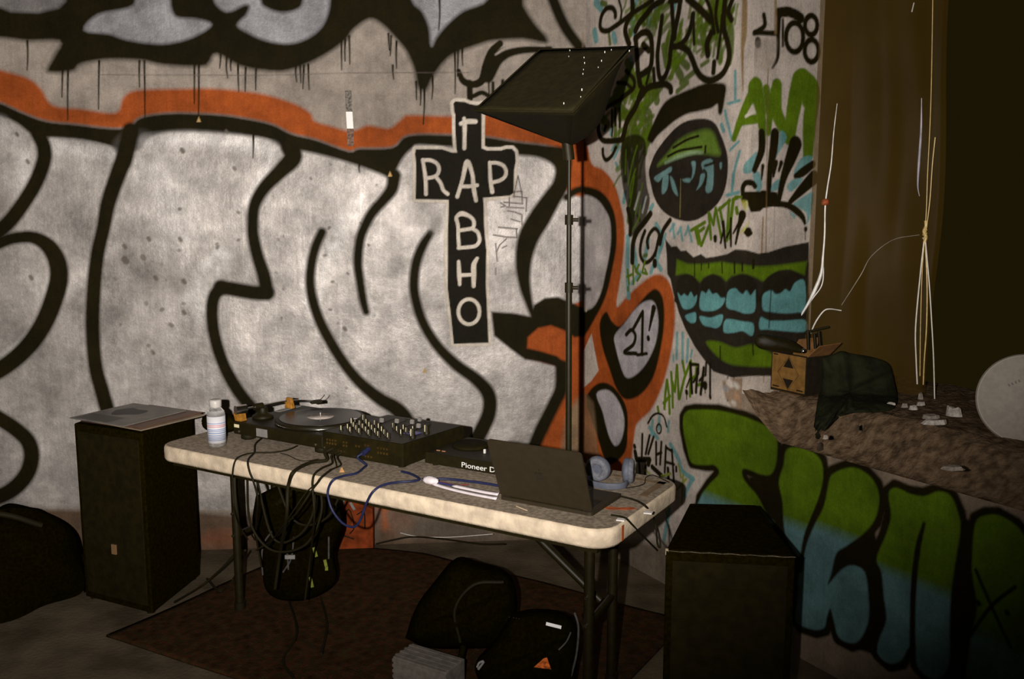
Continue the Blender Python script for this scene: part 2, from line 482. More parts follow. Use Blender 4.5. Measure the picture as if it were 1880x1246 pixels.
drips = [(50, 75, 128), (115, 125, 178), (125, 125, 220), (182, 112, 200), (256, 112, 160), (265, 112, 215), (357, 118, 190), (365, 118, 210), (405, 100, 125), (416, 105, 143), (424, 110, 130), (437, 118, 168), (451, 124, 168), (470, 126, 165), (543, 122, 150), (551, 120, 152), (558, 120, 163), (566, 118, 165), (627, 72, 128), (634, 72, 112), (641, 66, 118), (713, 62, 92), (718, 66, 102), (728, 76, 125), (721, 120, 145), (764, 150, 183), (772, 155, 193), (779, 155, 228), (794, 140, 182), (835, 92, 172), (841, 92, 140), (849, 88, 120), (807, 0, 55), (660, 300, 316), (465, 245, 290), (898, 140, 175)]
for x, y0, y1 in drips:
    A.stroke([(x, y0, 4), (x + RND.uniform(-1, 1), (y0 + y1) / 2, 3), (x + RND.uniform(-2, 2), y1, 2)], 3, BLK, soft=.8)
A.stroke([(180, 137), (480, 138), (640, 134), (860, 133)], 1.6, (.12, .10, .09), soft=.7, alpha=.7)
# spots, scuffs and chips on the silver
for x, y in ((716, 319), (365, 219), (780, 679), (1076, 585)):
    A.poly([(x - 4, y + 5), (x, y - 5), (x + 4, y + 5)], (.5, .33, .14), soft=.7, smooth=False)
# the cross with its letters
cross = [(832.4, 190), (836, 186), (853, 187), (863, 191), (875, 193), (884, 191), (884.5, 210), (884, 272), (894, 276), (920, 276), (930, 273), (940, 273), (945.5, 279), (947, 295), (944, 311), (943, 354), (936, 359), (887, 363), (888, 377), (889, 415), (890, 430), (893, 459), (892, 517), (894, 562), (897, 629), (833, 631), (828, 581), (822, 530), (822, 430), (824, 372), (823.5, 366.8), (763, 365.5), (763.8, 300), (761.8, 283), (763, 274), (789, 273.6), (812, 274), (830, 280), (839, 280), (837.6, 269), (835.7, 237), (836, 211), (833.7, 205)]
A.poly(cross, CRM, soft=1, grow=6, smooth=False)
A.poly(cross, (.012, .010, .006), soft=.8, smooth=False)
lets = [[(846, 227, 7), (858, 223, 9), (873, 223, 8)], [(852, 217, 6), (853, 230, 8), (853, 250, 7), (852.4, 272, 7)],
        [(776, 293, 6), (781, 326, 7), (782, 356, 7)], [(777, 294), (790, 294), (802, 300), (806, 310), (803, 320), (795, 325), (783, 327)], [(800, 324), (809, 336), (814, 349), (822, 356)],
        [(839.5, 361, 7), (849, 330, 7), (857.5, 297, 9), (867, 319, 7), (869.7, 345, 8), (874, 368, 7)], [(846, 342), (860, 342), (876, 340)],
        [(899, 298, 6), (900.5, 331, 7), (903.7, 352, 8)], [(900, 299), (912, 299), (924, 304), (929, 314), (927, 324), (918, 331), (903, 335)],
        [(837.6, 402), (839, 397), (848, 392, 9), (863, 397.6), (870, 406.6), (868, 418), (855.6, 421), (842.7, 423)], [(838, 402), (841, 415.6), (841.4, 435), (842.7, 451.5)],
        [(868, 420), (876, 425), (879.5, 433), (880, 442.5), (873.5, 451), (860.7, 453.4), (842, 455)],
        [(842, 480, 6), (843, 501.6, 8), (844, 522, 6)], [(876, 474, 6), (870, 486, 9), (869.7, 504, 9), (869.7, 525, 7)], [(845, 505), (868, 504)],
        [(861 + 19.5 * math.cos(q * PI / 8), 572 + 23 * math.sin(q * PI / 8)) for q in range(17)]]
for p in lets:
    A.stroke(p, 6.6, CRM, soft=.8)
for p in ([(944, 356), (951, 322), (958, 356)], [(944, 352), (944, 362)], [(943, 352), (958, 351)], [(958, 352), (959, 372)], [(942, 360), (967, 363)], [(967, 363), (966, 388)], [(935, 362), (935, 378)], [(925, 371), (960, 374)], [(930, 380), (962, 382)], [(932, 387), (945, 389), (958, 394), (958, 412)], [(938, 402), (955, 407)], [(915, 417), (950, 420)], [(948, 420), (949, 436)], [(905, 431), (930, 435), (948, 436)], [(912, 462), (917, 450), (930, 438)], [(910, 447), (913, 480)], [(922, 455), (930, 451)], [(910, 492), (910, 504)], [(919, 372), (928, 378), (920, 380)]):
    A.stroke(p, 1.7, (.10, .085, .075), soft=.7, smooth=False)
# worn orange column by the corner, grimy foot of the wall
A.poly([(1036, 790), (1050, 745), (1080, 735), (1090, 900), (1030, 900)], (.21, .165, .10), soft=6, alpha=.85)
A.stroke([(1070, 60), (1069, 560)], 3, (.22, .16, .10), soft=1.5, alpha=.6, smooth=False)
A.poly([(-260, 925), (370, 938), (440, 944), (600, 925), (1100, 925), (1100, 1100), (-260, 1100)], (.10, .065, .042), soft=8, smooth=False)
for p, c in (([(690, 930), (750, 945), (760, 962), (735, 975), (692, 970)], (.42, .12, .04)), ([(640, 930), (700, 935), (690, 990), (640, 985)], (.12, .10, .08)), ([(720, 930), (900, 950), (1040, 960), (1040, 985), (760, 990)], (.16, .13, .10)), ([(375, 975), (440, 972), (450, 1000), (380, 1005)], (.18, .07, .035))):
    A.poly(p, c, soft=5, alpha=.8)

# ---------------- window wall: orange letter ends, the 21! balloon
def AB(fn, *a, **k):
    getattr(A, fn)(*a, **k); getattr(B, fn)(*a, **k)
def BJ(fn, *a, **k):
    getattr(B, fn)(*a, **k); getattr(J, fn)(*a, **k)
B.poly([(1040, 250), (1075, 262), (1086, 300), (1108, 312), (1128, 338), (1140, 378), (1146, 410), (1146, 450), (1139, 511), (1132, 562), (1150, 545), (1183, 515), (1207, 503), (1227, 515), (1238, 548), (1239, 590), (1234, 636), (1221, 693), (1207, 730), (1193, 755), (1173, 774), (1166, 790), (1158, 860), (1150, 900), (1040, 900), (1040, 400)], ORG, soft=3)
B.poly([(1086, 612), (1099, 680), (1085, 700), (1068, 714), (1066, 655)], WHT, soft=1.2, smooth=False)
B.poly([(1040, 352), (1072, 346), (1100, 354), (1118, 374), (1128, 405), (1129, 450), (1120, 501), (1110, 541), (1092, 579), (1066, 618), (1040, 610)], BLK, soft=2.6, grow=4)
B.poly([(1040, 366), (1072, 358), (1095, 366), (1110, 384), (1120, 407), (1121, 450), (1112, 500), (1100, 545), (1080, 568), (1040, 560)], (.47, .43, .42), soft=2.6, silver=.6)
B.poly(c7([(690, 510), (720, 560), (760, 590), (800, 555), (870, 465), (925, 405), (965, 388), (1000, 440), (1007, 560), (990, 700), (950, 860), (880, 960), (800, 988), (750, 935), (710, 825), (670, 700), (655, 575)]), BLK, soft=2.4)
B.poly(c7([(738, 640), (790, 575), (860, 485), (920, 450), (958, 468), (975, 560), (960, 680), (910, 790), (850, 855), (800, 868), (770, 805), (742, 700)]), (.43, .40, .42), soft=2.2, silver=.4)
B.poly(c7([(585, 1000), (600, 945), (640, 905), (690, 898), (745, 935), (800, 1030), (808, 1150), (790, 1280), (700, 1340), (640, 1180)]), BLK, soft=2)
B.poly(c7([(638, 960), (690, 935), (740, 970), (780, 1050), (790, 1130), (770, 1215), (740, 1240), (712, 1200), (690, 1130), (670, 1050)]), (.43, .40, .42), soft=2.2, silver=.4)
B.poly([(1064, 730), (1085, 735), (1092, 760), (1100, 900), (1064, 900)], (.21, .14, .075), soft=5, alpha=.7)
for p, w in (([(800, 635), (828, 610), (850, 640), (838, 690), (790, 732), (855, 738)], 5), ([(838, 605), (890, 510), (886, 742)], 5), ([(860, 746), (912, 738)], 4), ([(950, 490, 8), (925, 612, 3)], 6), ([(920, 652), (921, 658)], 6)):
    B.stroke(c7(p), w, BLK, soft=1, smooth=len(p) > 3, wmul=1.6)
# teal and green tags
for p, w in ((R1([(80, 400), (100, 500)]), 13), (R1([(320, 440), (340, 520)]), 12), (R1([(560, 200), (570, 420)]), 10), (R1([(770, 240), (790, 300)]), 14), (R1([(860, 130), (890, 200)]), 12), (R1([(1100, 60), (1080, 140)]), 10), (R1([(100, 30), (160, 100)]), 14), (R1([(620, 0), (600, 60)]), 10),
             (R1([(540, 740), (560, 820)]), 9), (R2([(60, 500), (130, 400)]), 9), (R2([(180, 520), (200, 560)]), 7), (R2([(290, 540), (280, 600)]), 6), (R2([(400, 750), (330, 900)]), 6), (R2([(340, 730), (300, 800)]), 6), (R2([(350, 960), (370, 1020)]), 6), (R3([(470, 230), (450, 350)]), 8), (R3([(600, 430), (560, 540)]), 8), (R3([(725, 300), (690, 430)]), 8), (R3([(820, 390), (790, 440)]), 8),
             ([(1153, 435), (1152, 500), (1154, 545)], 10), ([(1163, 450), (1170, 495)], 9), ([(1205, 412), (1216, 440), (1206, 478), (1213, 494)], 9), ([(1190, 440), (1184, 475)], 9), ([(1200, 485), (1195, 500)], 8), ([(1176, 500), (1160, 520)], 7), ([(1222, 430), (1212, 460)], 6),
             ([(1235, 411), (1238, 436)], 5), ([(1230, 424), (1238, 412)], 5), ([(1249, 418), (1253, 441)], 5), ([(1244, 429), (1250, 418)], 5), ([(1263, 415), (1270, 443)], 5), ([(1258, 431), (1264, 416)], 5),
             (R8([(990, -60), (985, 260)]), 6), (R8([(1060, -60), (1060, 320)]), 6), (R8([(1130, 20), (1115, 300)]), 6), (R8([(1180, 160), (1165, 240)]), 5), (R8([(945, 220), (945, 300)]), 4),
             (R8([(680, 1050), (665, 1230)]), 6), (R8([(765, 1000), (760, 1160)]), 6), (R8([(885, 1060), (875, 1190)]), 5), (R9([(960, 150), (1020, 260), (1050, 350), (1130, 410)]), 9), (R9([(1130, 410), (1090, 480), (1070, 540)]), 8), (R9([(950, 640), (930, 760), (910, 880)]), 8), (R9([(800, 20), (860, 100)]), 8)):
    B.stroke(p, w, TEA, soft=1.6, alpha=.9, wmul=1.15)
for p, w in ((R5([(345, -200), (345, 150)]), 6), (R5([(250, 210), (400, 170)]), 5), (R5([(215, 300), (235, 400), (300, 660)]), 6), (R5([(170, 480), (195, 550)]), 8), (R5([(280, 800), (390, 690)]), 5), (R5([(400, 820), (330, 1080), (315, 1246)]), 6), (R6([(320, 0), (305, 210)]), 6), (R6([(240, 265), (390, 230)]), 6)):
    BJ('stroke', p, w, TEA, soft=1.5, alpha=.95, wmul=1.1)
gs = [([(1105, 5), (1112, 8)], 10), ([(1118, 62), (1120, 80)], 7), ([(1165, 25), (1185, 45), (1190, 20)], 8), ([(1200, 30), (1205, 50)], 7), ([(1215, 15), (1228, 5)], 9), ([(1155, 55), (1158, 65)], 7),
      ([(1112, 192), (1150, 172), (1160, 140), (1152, 115)], 16), ([(1125, 185), (1160, 225), (1165, 265)], 18), ([(1130, 172), (1140, 155), (1150, 145)], 16), ([(1170, 205), (1192, 185), (1213, 158)], 16), ([(1140, 212), (1180, 215), (1188, 260)], 18), ([(1165, 172), (1200, 168), (1206, 185)], 16), ([(1182, 200), (1194, 215), (1184, 280)], 13), ([(1150, 245), (1160, 330), (1155, 405)], 13), ([(1170, 245), (1166, 340), (1160, 410)], 13), ([(1145, 255), (1148, 330)], 11), ([(1105, 215), (1115, 228)], 16), ([(1128, 205), (1130, 248)], 10),
      ([(1218, 85), (1224, 120)], 13), ([(1232, 105), (1250, 140)], 16), ([(1238, 98), (1262, 122)], 14), ([(1250, 152), (1277, 130)], 10), ([(1243, 168), (1262, 152)], 9), ([(1262, 60), (1258, 85)], 10), ([(1285, 40), (1292, 70), (1300, 95)], 16), ([(1275, 75), (1300, 82)], 11), ([(1298, 25), (1318, 62), (1322, 110)], 14), ([(1320, 0), (1340, 40), (1342, 90), (1338, 115)], 14), ([(1305, 5), (1330, 20)], 18), ([(1250, 45), (1246, 75)], 9), ([(1288, 120), (1300, 112)], 8), ([(1160, 480), (1170, 500)], 6), ([(1182, 470), (1187, 468)], 7), ([(1170, 395), (1175, 405)], 6)]
for p, w in gs:
    B.stroke(p, w, GRD, soft=2, alpha=.92, wmul=1.1)
for i in range(240):                                          # dense green scribble behind the black tag
    cx_, cy_, sx_, sy_ = RND.choice(((1152, 250, 26, 60), (1165, 170, 28, 28), (1235, 110, 22, 45), (1300, 60, 34, 50), (1180, 40, 40, 35), (1320, 30, 20, 30)))
    x, y = RND.gauss(cx_, sx_ * .55), RND.gauss(cy_, sy_ * .55)
    if not (1092 < x < 1350) or (x > 1190 and y > 150) or y > 345: continue
    a_ = RND.uniform(.2, 1.3)
    B.stroke([(x, y), (x + 9 * math.cos(a_), y - 24 * math.sin(a_)), (x + 16 * math.cos(a_), y - 36 * math.sin(a_))], RND.uniform(5, 12), RND.choice((GRD, GRD, GRN, (.075, .105, .004))), soft=2, alpha=.8)
scr = [([(345, 210), (340, 150), (300, 100), (230, 110), (170, 200), (150, 330), (180, 385), (250, 390), (330, 340), (430, 270), (540, 180), (700, 80), (820, 5)], 7), ([(390, 0), (420, 120), (415, 260)], 4), ([(560, 0), (560, 150), (500, 260), (470, 380), (490, 480), (520, 560)], 9), ([(950, 0), (820, 80), (740, 180), (650, 290), (600, 390)], 9),
       ([(600, 480), (620, 700), (630, 900), (660, 1080)], 9), ([(600, 490), (680, 420), (760, 420), (800, 500), (810, 700), (790, 850), (720, 920), (650, 960)], 9), ([(700, 570), (770, 640)], 9), ([(780, 900), (740, 1060)], 5), ([(830, 880), (840, 1060)], 7),
       ([(940, 210), (920, 350), (900, 520), (880, 700), (890, 900), (920, 1000), (980, 960), (1030, 800), (1050, 600), (1080, 400), (1070, 200), (1060, 0)], 8), ([(1170, 0), (1150, 150), (1110, 350), (1090, 480)], 9), ([(1330, 180), (1300, 350), (1250, 480), (1150, 580), (1080, 590)], 8),
       ([(1150, 580), (1260, 640), (1320, 750), (1370, 880), (1430, 970), (1520, 1020), (1620, 1000), (1720, 920), (1780, 780), (1790, 650), (1760, 500), (1720, 350), (1730, 100), (1740, -20)], 9), ([(1260, -20), (1400, 100), (1500, 200), (1560, 260)], 10), ([(1340, 170), (1340, 350), (1345, 560)], 5), ([(1700, 200), (1680, 450), (1640, 740)], 5), ([(1560, 420), (1510, 560), (1520, 700)], 9), ([(1600, 790), (1590, 920)], 8), ([(1500, -10), (1560, 150), (1600, 420)], 6), ([(1640, 0), (1620, 200), (1650, 400)], 6), ([(1830, 0), (1780, 150), (1820, 250)], 8), ([(1030, 20), (1180, 10)], 6),
       ([(480, 900), (560, 980), (590, 1060), (560, 1140), (430, 1230)], 6), ([(370, 1050), (470, 1060), (540, 1110)], 5), ([(660, 1246), (750, 1120), (880, 1080), (980, 1070), (1040, 1110), (1050, 1160)], 9)]
for p, w in scr:
    B.stroke(R1(p), w, BLK, soft=1.6, wmul=1.5)
for p, w in (([(560, 20), (430, 140), (260, 240), (230, 270)], 6), ([(300, 290), (300, 500)], 5), ([(345, 280), (345, 480)], 5), ([(400, 270), (400, 500)], 5), ([(130, 470), (130, 560), (170, 660), (250, 685), (420, 670)], 8), ([(220, 500), (210, 540)], 6), ([(185, 790), (190, 870), (230, 925), (300, 870), (350, 770)], 6), ([(690, 20), (600, 250), (500, 420), (460, 560), (440, 650)], 10), ([(300, 620), (310, 500)], 4)):
    B.stroke(R2(p), w, BLK, soft=1.4, wmul=1.4)
B.poly(R2([(430, 700), (560, 600), (700, 640), (735, 800), (725, 1000), (745, 1250), (780, 1400), (770, 1520), (720, 1680), (640, 1820), (590, 1870), (520, 1880), (500, 1560), (450, 1320), (430, 1200), (412, 1000)]), BLK, soft=2, alpha=.88)
for p in (R2([(620, 750), (560, 960), (505, 1240)]), R2([(600, 1040), (540, 1240), (530, 1400)]), R2([(480, 800), (470, 1100)]), R3([(585, 20), (540, 330), (525, 400)]), R3([(690, 120), (600, 500)]), R3([(660, 400), (640, 560), (560, 720)])):
    B.stroke(p, 4, GRN, soft=1.5, alpha=.75)
for p in (R3([(650, 230), (590, 440)]), R3([(735, 290), (690, 480)])):
    B.stroke(p, 5, (.4, .40, .37), soft=1.6, alpha=.8)
for p, w in (([(790, 500), (720, 600), (620, 730), (570, 880), (560, 1110)], 9), ([(500, 440), (540, 620), (530, 760)], 7), ([(760, 930), (750, 840), (790, 740), (850, 690), (900, 760), (880, 880), (850, 1000), (790, 1090), (720, 1120), (670, 1050), (660, 950), (680, 830), (720, 720)], 6), ([(845, 1110), (845, 1150)], 9), ([(1040, 580), (970, 680), (940, 750), (910, 880)], 7), ([(860, 1000), (855, 1040)], 3)):
    B.stroke(R3(p), w, BLK, soft=1.3, wmul=1.4)
# the eye and brow
B.poly(R2([(750, 660), (790, 540), (860, 380), (950, 220), (1050, 130), (1200, 60), (1300, 20), (1450, -40), (1600, -60), (1745, -30), (1735, 150), (1695, 340), (1650, 330), (1640, 220), (1560, 270), (1400, 310), (1250, 345), (1100, 430), (980, 530), (880, 620), (810, 715), (770, 690)]), BLK, soft=2.5)
eye = R2([(768, 1080), (800, 960), (850, 840), (930, 720), (1020, 610), (1130, 500), (1250, 430), (1400, 400), (1530, 410), (1620, 470), (1680, 590), (1740, 750), (1772, 900), (1772, 1100)]) + R3([(1740, 180), (1680, 320), (1600, 420), (1480, 520), (1370, 580), (1250, 596), (1120, 570), (1000, 510), (900, 410), (830, 270), (790, 100)])
B.poly(eye, (.018, .014, .009), soft=1.4)
B.poly(R2([(1010, 840), (1100, 720), (1230, 625), (1380, 565), (1520, 540), (1600, 600), (1650, 750), (1670, 860), (1500, 845), (1330, 840), (1150, 890), (1000, 940), (880, 1000), (940, 920)]), (.10, .17, .02), soft=5, smooth=True)
B.stroke(R2([(980, 960, 4), (1150, 880, 7), (1330, 830, 6), (1450, 830, 4)]), 6, (.25, .36, .22), soft=3, alpha=.7)
for p in ([(1080, 770), (1250, 670), (1400, 620)], [(1010, 880), (1150, 810), (1300, 780), (1440, 760)], [(1490, 750), (1485, 830)]):
    B.stroke(R2(p), 5, BLK, soft=1)
TEI = (.14, .26, .26)
for p in (R2([(835, 1150), (950, 1070), (1050, 1010), (1055, 1070), (960, 1130), (890, 1205)]), R2([(1310, 950), (1365, 955), (1350, 1100), (1310, 1175), (1325, 1050)]), R2([(1445, 950), (1580, 930), (1585, 1260), (1540, 1340), (1490, 1310), (1500, 1120), (1450, 1040)]), R2([(950, 1140), (1020, 1120), (1000, 1300), (935, 1350)]), R2([(1040, 1130), (1095, 1200), (1140, 1380), (1070, 1300)]), R3([(1430, 0), (1485, 0), (1450, 120), (1375, 200), (1410, 110)]), R3([(1200, 60), (1300, 50), (1290, 100), (1220, 95)]), R2([(1670, 960), (1700, 965), (1690, 1040), (1672, 1020)])):
    B.poly(p, TEI, soft=1.5, alpha=.8)
for p in (R2([(1480, 1000), (1600, 960)]), R2([(1470, 1050), (1500, 1100), (1490, 1230)])):
    B.stroke(p, 5, BLK)
B.stroke(R3([(1175, 60), (1165, 540)]), 1.6, (.20, .17, .05), soft=.8)
# greens and lashes on the reveal
for p in ([(580, 60, 18), (480, 250, 14), (400, 450, 12), (330, 650, 9)], [(600, 0, 26), (660, 250, 18), (690, 500, 14), (700, 700, 9)], [(440, 430), (640, 400)], [(875, -20, 18), (870, 300, 20), (950, 500, 18), (1020, 650, 16)], [(840, 50, 14), (790, 300, 12), (770, 580, 8)], [(1160, -90, 26), (1110, 150, 26), (1060, 450, 22), (1050, 660, 16)], [(1200, -90, 30), (1330, 50, 26), (1290, 450, 24), (1270, 860, 18)], [(1230, 0), (1240, 200)], [(740, 20), (770, 300)]):
    BJ('stroke', R5(p), 12, GRN, soft=1.8, wmul=1.45)
BJ('stroke', R5([(480, 370), (580, 310)]), 6, (.5, .48, .40), soft=1)
for p in (R5([(450, 1090), (460, 980), (560, 870), (620, 820), (610, 960), (560, 1080)]), R5([(570, 1090), (650, 1080), (690, 1240), (640, 1340), (600, 1280)]), R5([(830, 960), (870, 870), (920, 560), (1000, 640), (920, 800)]), R5([(1200, 890), (1330, 890), (1200, 1060), (1090, 1120), (1120, 1000)]), R6([(1000, 150), (1090, 60), (1210, 60), (1060, 220)]), R6([(1080, 380), (1200, 290), (1335, 230), (1315, 480), (1255, 640), (1250, 500), (1150, 420)]), R6([(780, 200), (830, 110), (910, 60), (880, 200)]), R6([(1030, 470), (1110, 520), (1090, 560)])):
    BJ('poly', p, TEA, soft=1.6, alpha=.9)
for p in ([(680, 580, 13), (680, 800, 14), (590, 1050, 10)], [(695, 1000, 7), (680, 1170, 3)], [(850, 590, 17), (830, 800, 17), (790, 1050, 12), (765, 1420, 8)], [(860, 960, 10), (830, 1130, 5)], [(1110, 730, 26), (1050, 900, 22), (960, 1150, 14), (900, 1420, 10)], [(930, 960, 8), (900, 1060, 5)], [(1330, 980, 12), (1200, 1080, 14), (1110, 1130, 8)], [(1340, 1150, 22), (1180, 1310, 16), (1040, 1460, 8)]):
    BJ('stroke', R5(p), 12, BLK, soft=1.4, wmul=1.25)
BJ('stroke', R6([(450, 330), (440, 180), (480, 110), (560, 110), (595, 150)]), 11, BLK, soft=1)
BJ('poly', R6([(420, 220), (660, 215), (700, 200), (780, 210), (880, 230), (880, 400), (760, 420), (700, 430), (660, 470), (540, 480), (510, 400), (500, 340), (420, 330)]), BLK, soft=1.2, smooth=False)
BJ('stroke', R6([(840, 370, 12), (1000, 390, 12), (1120, 460, 14), (1200, 540, 12), (1230, 620, 7)]), 12, BLK, soft=1.2)
BJ('stroke', R6([(1240, 690), (1240, 700)]), 9, BLK)
BJ('stroke', R6([(1235, 720), (1235, 830)]), 2.2, BLK, soft=.7)
BJ('poly', R6([(480, 650), (520, 600), (470, 720), (400, 740)]), (.35, .36, .03), soft=3, alpha=.8)
BJ('poly', R6([(420, 340), (500, 350), (480, 470)]), (.35, .34, .04), soft=3, alpha=.8)
for p, w in (([(710, 190), (720, 320), (640, 390), (590, 420)], 8), ([(590, 410), (750, 420), (880, 425)], 8), ([(900, 170, 10), (890, 450, 8), (885, 720, 7), (820, 860, 4)], 9), ([(900, 160), (1020, 150), (1120, 190), (1180, 230)], 15), ([(950, 250), (950, 580)], 5), ([(1100 + 110 * math.cos(q * PI / 6), 475 + 185 * math.sin(q * PI / 6)) for q in range(13)], 9), ([(1310 + 78 * math.cos(q * PI / 6), 320 + 120 * math.sin(q * PI / 6)) for q in range(13)], 9), ([(1315 + 88 * math.cos(q * PI / 6), 645 + 140 * math.sin(q * PI / 6)) for q in range(13)], 9), ([(635, 520), (635, 560)], 12)):
    BJ('stroke', R4(p), w, BLK, soft=1.6, wmul=1.25)
J.poly(R4([(520, 560), (850, 470), (860, 700), (800, 880), (520, 840)]), (.25, .21, .17), soft=5, alpha=.5)
BJ('stroke', [(1368, -40, 12), (1366, 60, 15), (1363, 95, 8), (1364, 165, 3)], 12, (.21, .13, .05), soft=2, alpha=.9)
J.stroke([(1424, -40), (1424, 60)], 7, (.20, .13, .05), soft=2, alpha=.8)
J.stroke([(1410, 125), (1408, 300), (1405, 560), (1402, 700)], 2.5, (.15, .09, .03), soft=1, alpha=.8)
J.stroke([(1401, 400), (1398, 470)], 4, (.25, .14, .05), soft=1, alpha=.8)
J.stroke([(1422, 380), (1421, 470)], 1.4, (.2, .17, .2), soft=.7, alpha=.7)
# the grin
mouth = R7([(110, 95), (170, 170), (220, 163), (260, 210), (310, 205), (380, 270), (450, 240), (500, 275), (580, 265), (700, 240), (780, 195), (880, 200), (1000, 235), (1100, 220), (1250, 170), (1480, 125), (1480, 1500)]) + [(1440, 700), (1415, 690), (1380, 690), (1345, 693), (1310, 682)] + R7([(480, 1246), (440, 1190), (390, 1120), (300, 950), (240, 800), (190, 620), (160, 480), (130, 430), (125, 250)])
BJ('poly', mouth, (.020, .016, .010), soft=1.3, smooth=False)
BJ('poly', R7([(220, 290), (330, 335), (480, 335), (640, 315), (780, 335), (1000, 360), (1200, 345), (1460, 310), (1440, 440), (1300, 385), (1200, 400), (1100, 450), (1040, 500), (970, 460), (850, 425), (740, 450), (690, 500), (640, 450), (560, 430), (480, 460), (440, 510), (390, 460), (300, 425), (210, 440)]), GRN, soft=3, smooth=False)
for arch in ([(215, 620), (225, 510), (290, 445), (360, 450), (415, 510), (425, 620)], [(445, 620), (460, 520), (530, 450), (600, 450), (660, 510), (680, 640)], [(705, 640), (710, 540), (790, 455), (880, 445), (960, 490), (985, 600)], [(1030, 620), (1060, 510), (1160, 420), (1290, 400), (1400, 450), (1450, 560)]):
    BJ('poly', R7(arch + [(arch[-1][0], 700), (arch[0][0], 700)]), (.015, .012, .006), soft=1.5, grow=1.5)
for p in ([(228, 610), (262, 640), (290, 618), (325, 640), (355, 600), (385, 650), (412, 630), (408, 690), (375, 745), (315, 768), (268, 738)], [(452, 600), (500, 612), (525, 575), (560, 620), (600, 612), (640, 655), (680, 660), (662, 720), (605, 768), (520, 785), (440, 755)], [(708, 600), (775, 565), (815, 600), (850, 622), (885, 585), (925, 632), (968, 580), (972, 650), (962, 785), (880, 808), (790, 780), (695, 742)], [(1042, 630), (1120, 585), (1160, 620), (1210, 612), (1255, 575), (1300, 595), (1350, 510), (1440, 500), (1445, 780), (1380, 795), (1250, 805), (1120, 792), (1042, 768)],
          [(298, 832), (350, 805), (402, 800), (400, 885), (345, 892)], [(438, 832), (540, 846), (655, 815), (645, 905), (600, 945), (540, 935), (470, 912)], [(690, 862), (850, 882), (950, 905), (940, 1020), (850, 975), (760, 990), (668, 982)], [(1020, 842), (1100, 872), (1250, 874), (1440, 868), (1440, 980), (1100, 960), (1010, 950)]):
    BJ('poly', R7(p), TEA, soft=1.5)
BJ('poly', [(1296, 628), (1320, 627), (1350, 638), (1380, 632), (1400, 640), (1425, 655), (1425, 672), (1370, 672), (1340, 668), (1318, 655)], GRN, soft=3)
for p, w in (([(390, 320), (390, 450)], 3), ([(455, 330), (455, 390)], 3), ([(650, 320), (655, 420)], 3), ([(770, 320), (772, 420)], 4), ([(845, 320), (845, 400)], 4), ([(525, 330), (525, 370)], 3), ([(1120, 580), (1100, 940)], 2.5), ([(950, 300), (950, 370)], 6), ([(945, 1100), (950, 1200)], 3), ([(635, 1120), (635, 1240)], 3)):
    BJ('stroke', R7(p), w, BLK, soft=1)
for p in ([(1348, 690), (1347, 700)], [(1336, 693), (1336, 735)]):
    B.stroke(p, 4, BLK, soft=.8)
# small tags
for p in ([(1310, 710), (1480, 610)], [(1360, 700), (1400, 880)], [(1390, 700), (1430, 900)], [(1420, 720), (1470, 680)], [(1440, 900), (1530, 660)], [(1530, 490), (1560, 820)], [(1540, 500), (1590, 640), (1620, 430), (1690, 800)], [(1670, 430), (1730, 720)], [(1660, 450), (1800, 330)], [(1790, 330), (1760, 840)], [(1840, 320), (1790, 690)], [(1840, 320), (1890, 300)]):
    B.stroke(R3(p), 5, GRN, soft=1, smooth=False, wmul=1.4)
for p, w in (([(360, 430), (370, 490)], 9), ([(330, 310), (270, 820)], 5), ([(350, 285), (420, 290)], 6)):
    BJ('stroke', R6(p), w, GRN, soft=1)
for p in ([(190, 610, 6), (220, 930, 4)], [(160, 870, 4), (200, 680, 3)], [(290, 560, 4), (290, 910, 4)], [(240, 800, 4), (280, 700, 3)], [(435, 520, 14), (390, 680, 6), (350, 880, 4)], [(320, 750, 3), (400, 600, 5)], [(90, 800, 7), (90, 840, 6)], [(470, 740, 5), (510, 735, 13), (545, 745, 6)]):
    BJ('stroke', R6(p), 4, BLK, soft=.8, smooth=False, wmul=1.4)
for p in ([(1152, 495), (1155, 521)], [(1151, 508), (1162, 503)], [(1162, 489), (1163, 521)], [(1173, 486), (1167, 498), (1176, 505), (1170, 515)], [(1184, 479), (1179, 500), (1188, 503), (1184, 494)], [(1153, 527), (1153, 533)]):
    B.stroke(p, 4, GRN, soft=.9, smooth=False, wmul=1.3)
for p in ([(860, 540), (840, 720), (830, 900)], [(865, 540), (890, 760), (895, 960)], [(820, 830), (900, 740)], [(915, 440), (930, 640), (935, 880)], [(930, 560), (962, 680), (990, 350), (1012, 770)], [(1060, 300), (1090, 460)], [(1165, 290), (1080, 520), (1020, 770)], [(1160, 310), (1155, 740)], [(1170, 330), (1240, 340), (1230, 480), (1180, 520)], [(745, 880), (755, 940)], [(1260, 600), (1280, 590)]):
    B.stroke(R8(p), 5, GRN, soft=.9, smooth=False, wmul=1.35)
for p, w in (([(1160, 320), (1170, 500), (1180, 700)], 5), ([(1150, 520), (1110, 630)], 3), ([(1165, 340), (1262, 340), (1262, 450), (1200, 560)], 4), ([(1250, 400), (1230, 690)], 5), ([(1330, 380), (1290, 715)], 5), ([(1275, 545), (1330, 480)], 4), ([(1360, 320), (1352, 475)], 4), ([(1345, 590), (1345, 620)], 9), ([(1345, 620), (1347, 700)], 2), ([(1410, 330), (1410, 740)], 4), ([(1410, 745), (1412, 760)], 5), ([(1110, 680), (1112, 700)], 6), ([(1110, 700), (1112, 780)], 2)):
    B.stroke(R8(p), w, BLK, soft=.8, smooth=False, wmul=1.4)
B.stroke(R8([(620, 1085), (680, 990), (750, 960), (820, 1000), (860, 1130)]), 4.5, BLK, soft=.8)
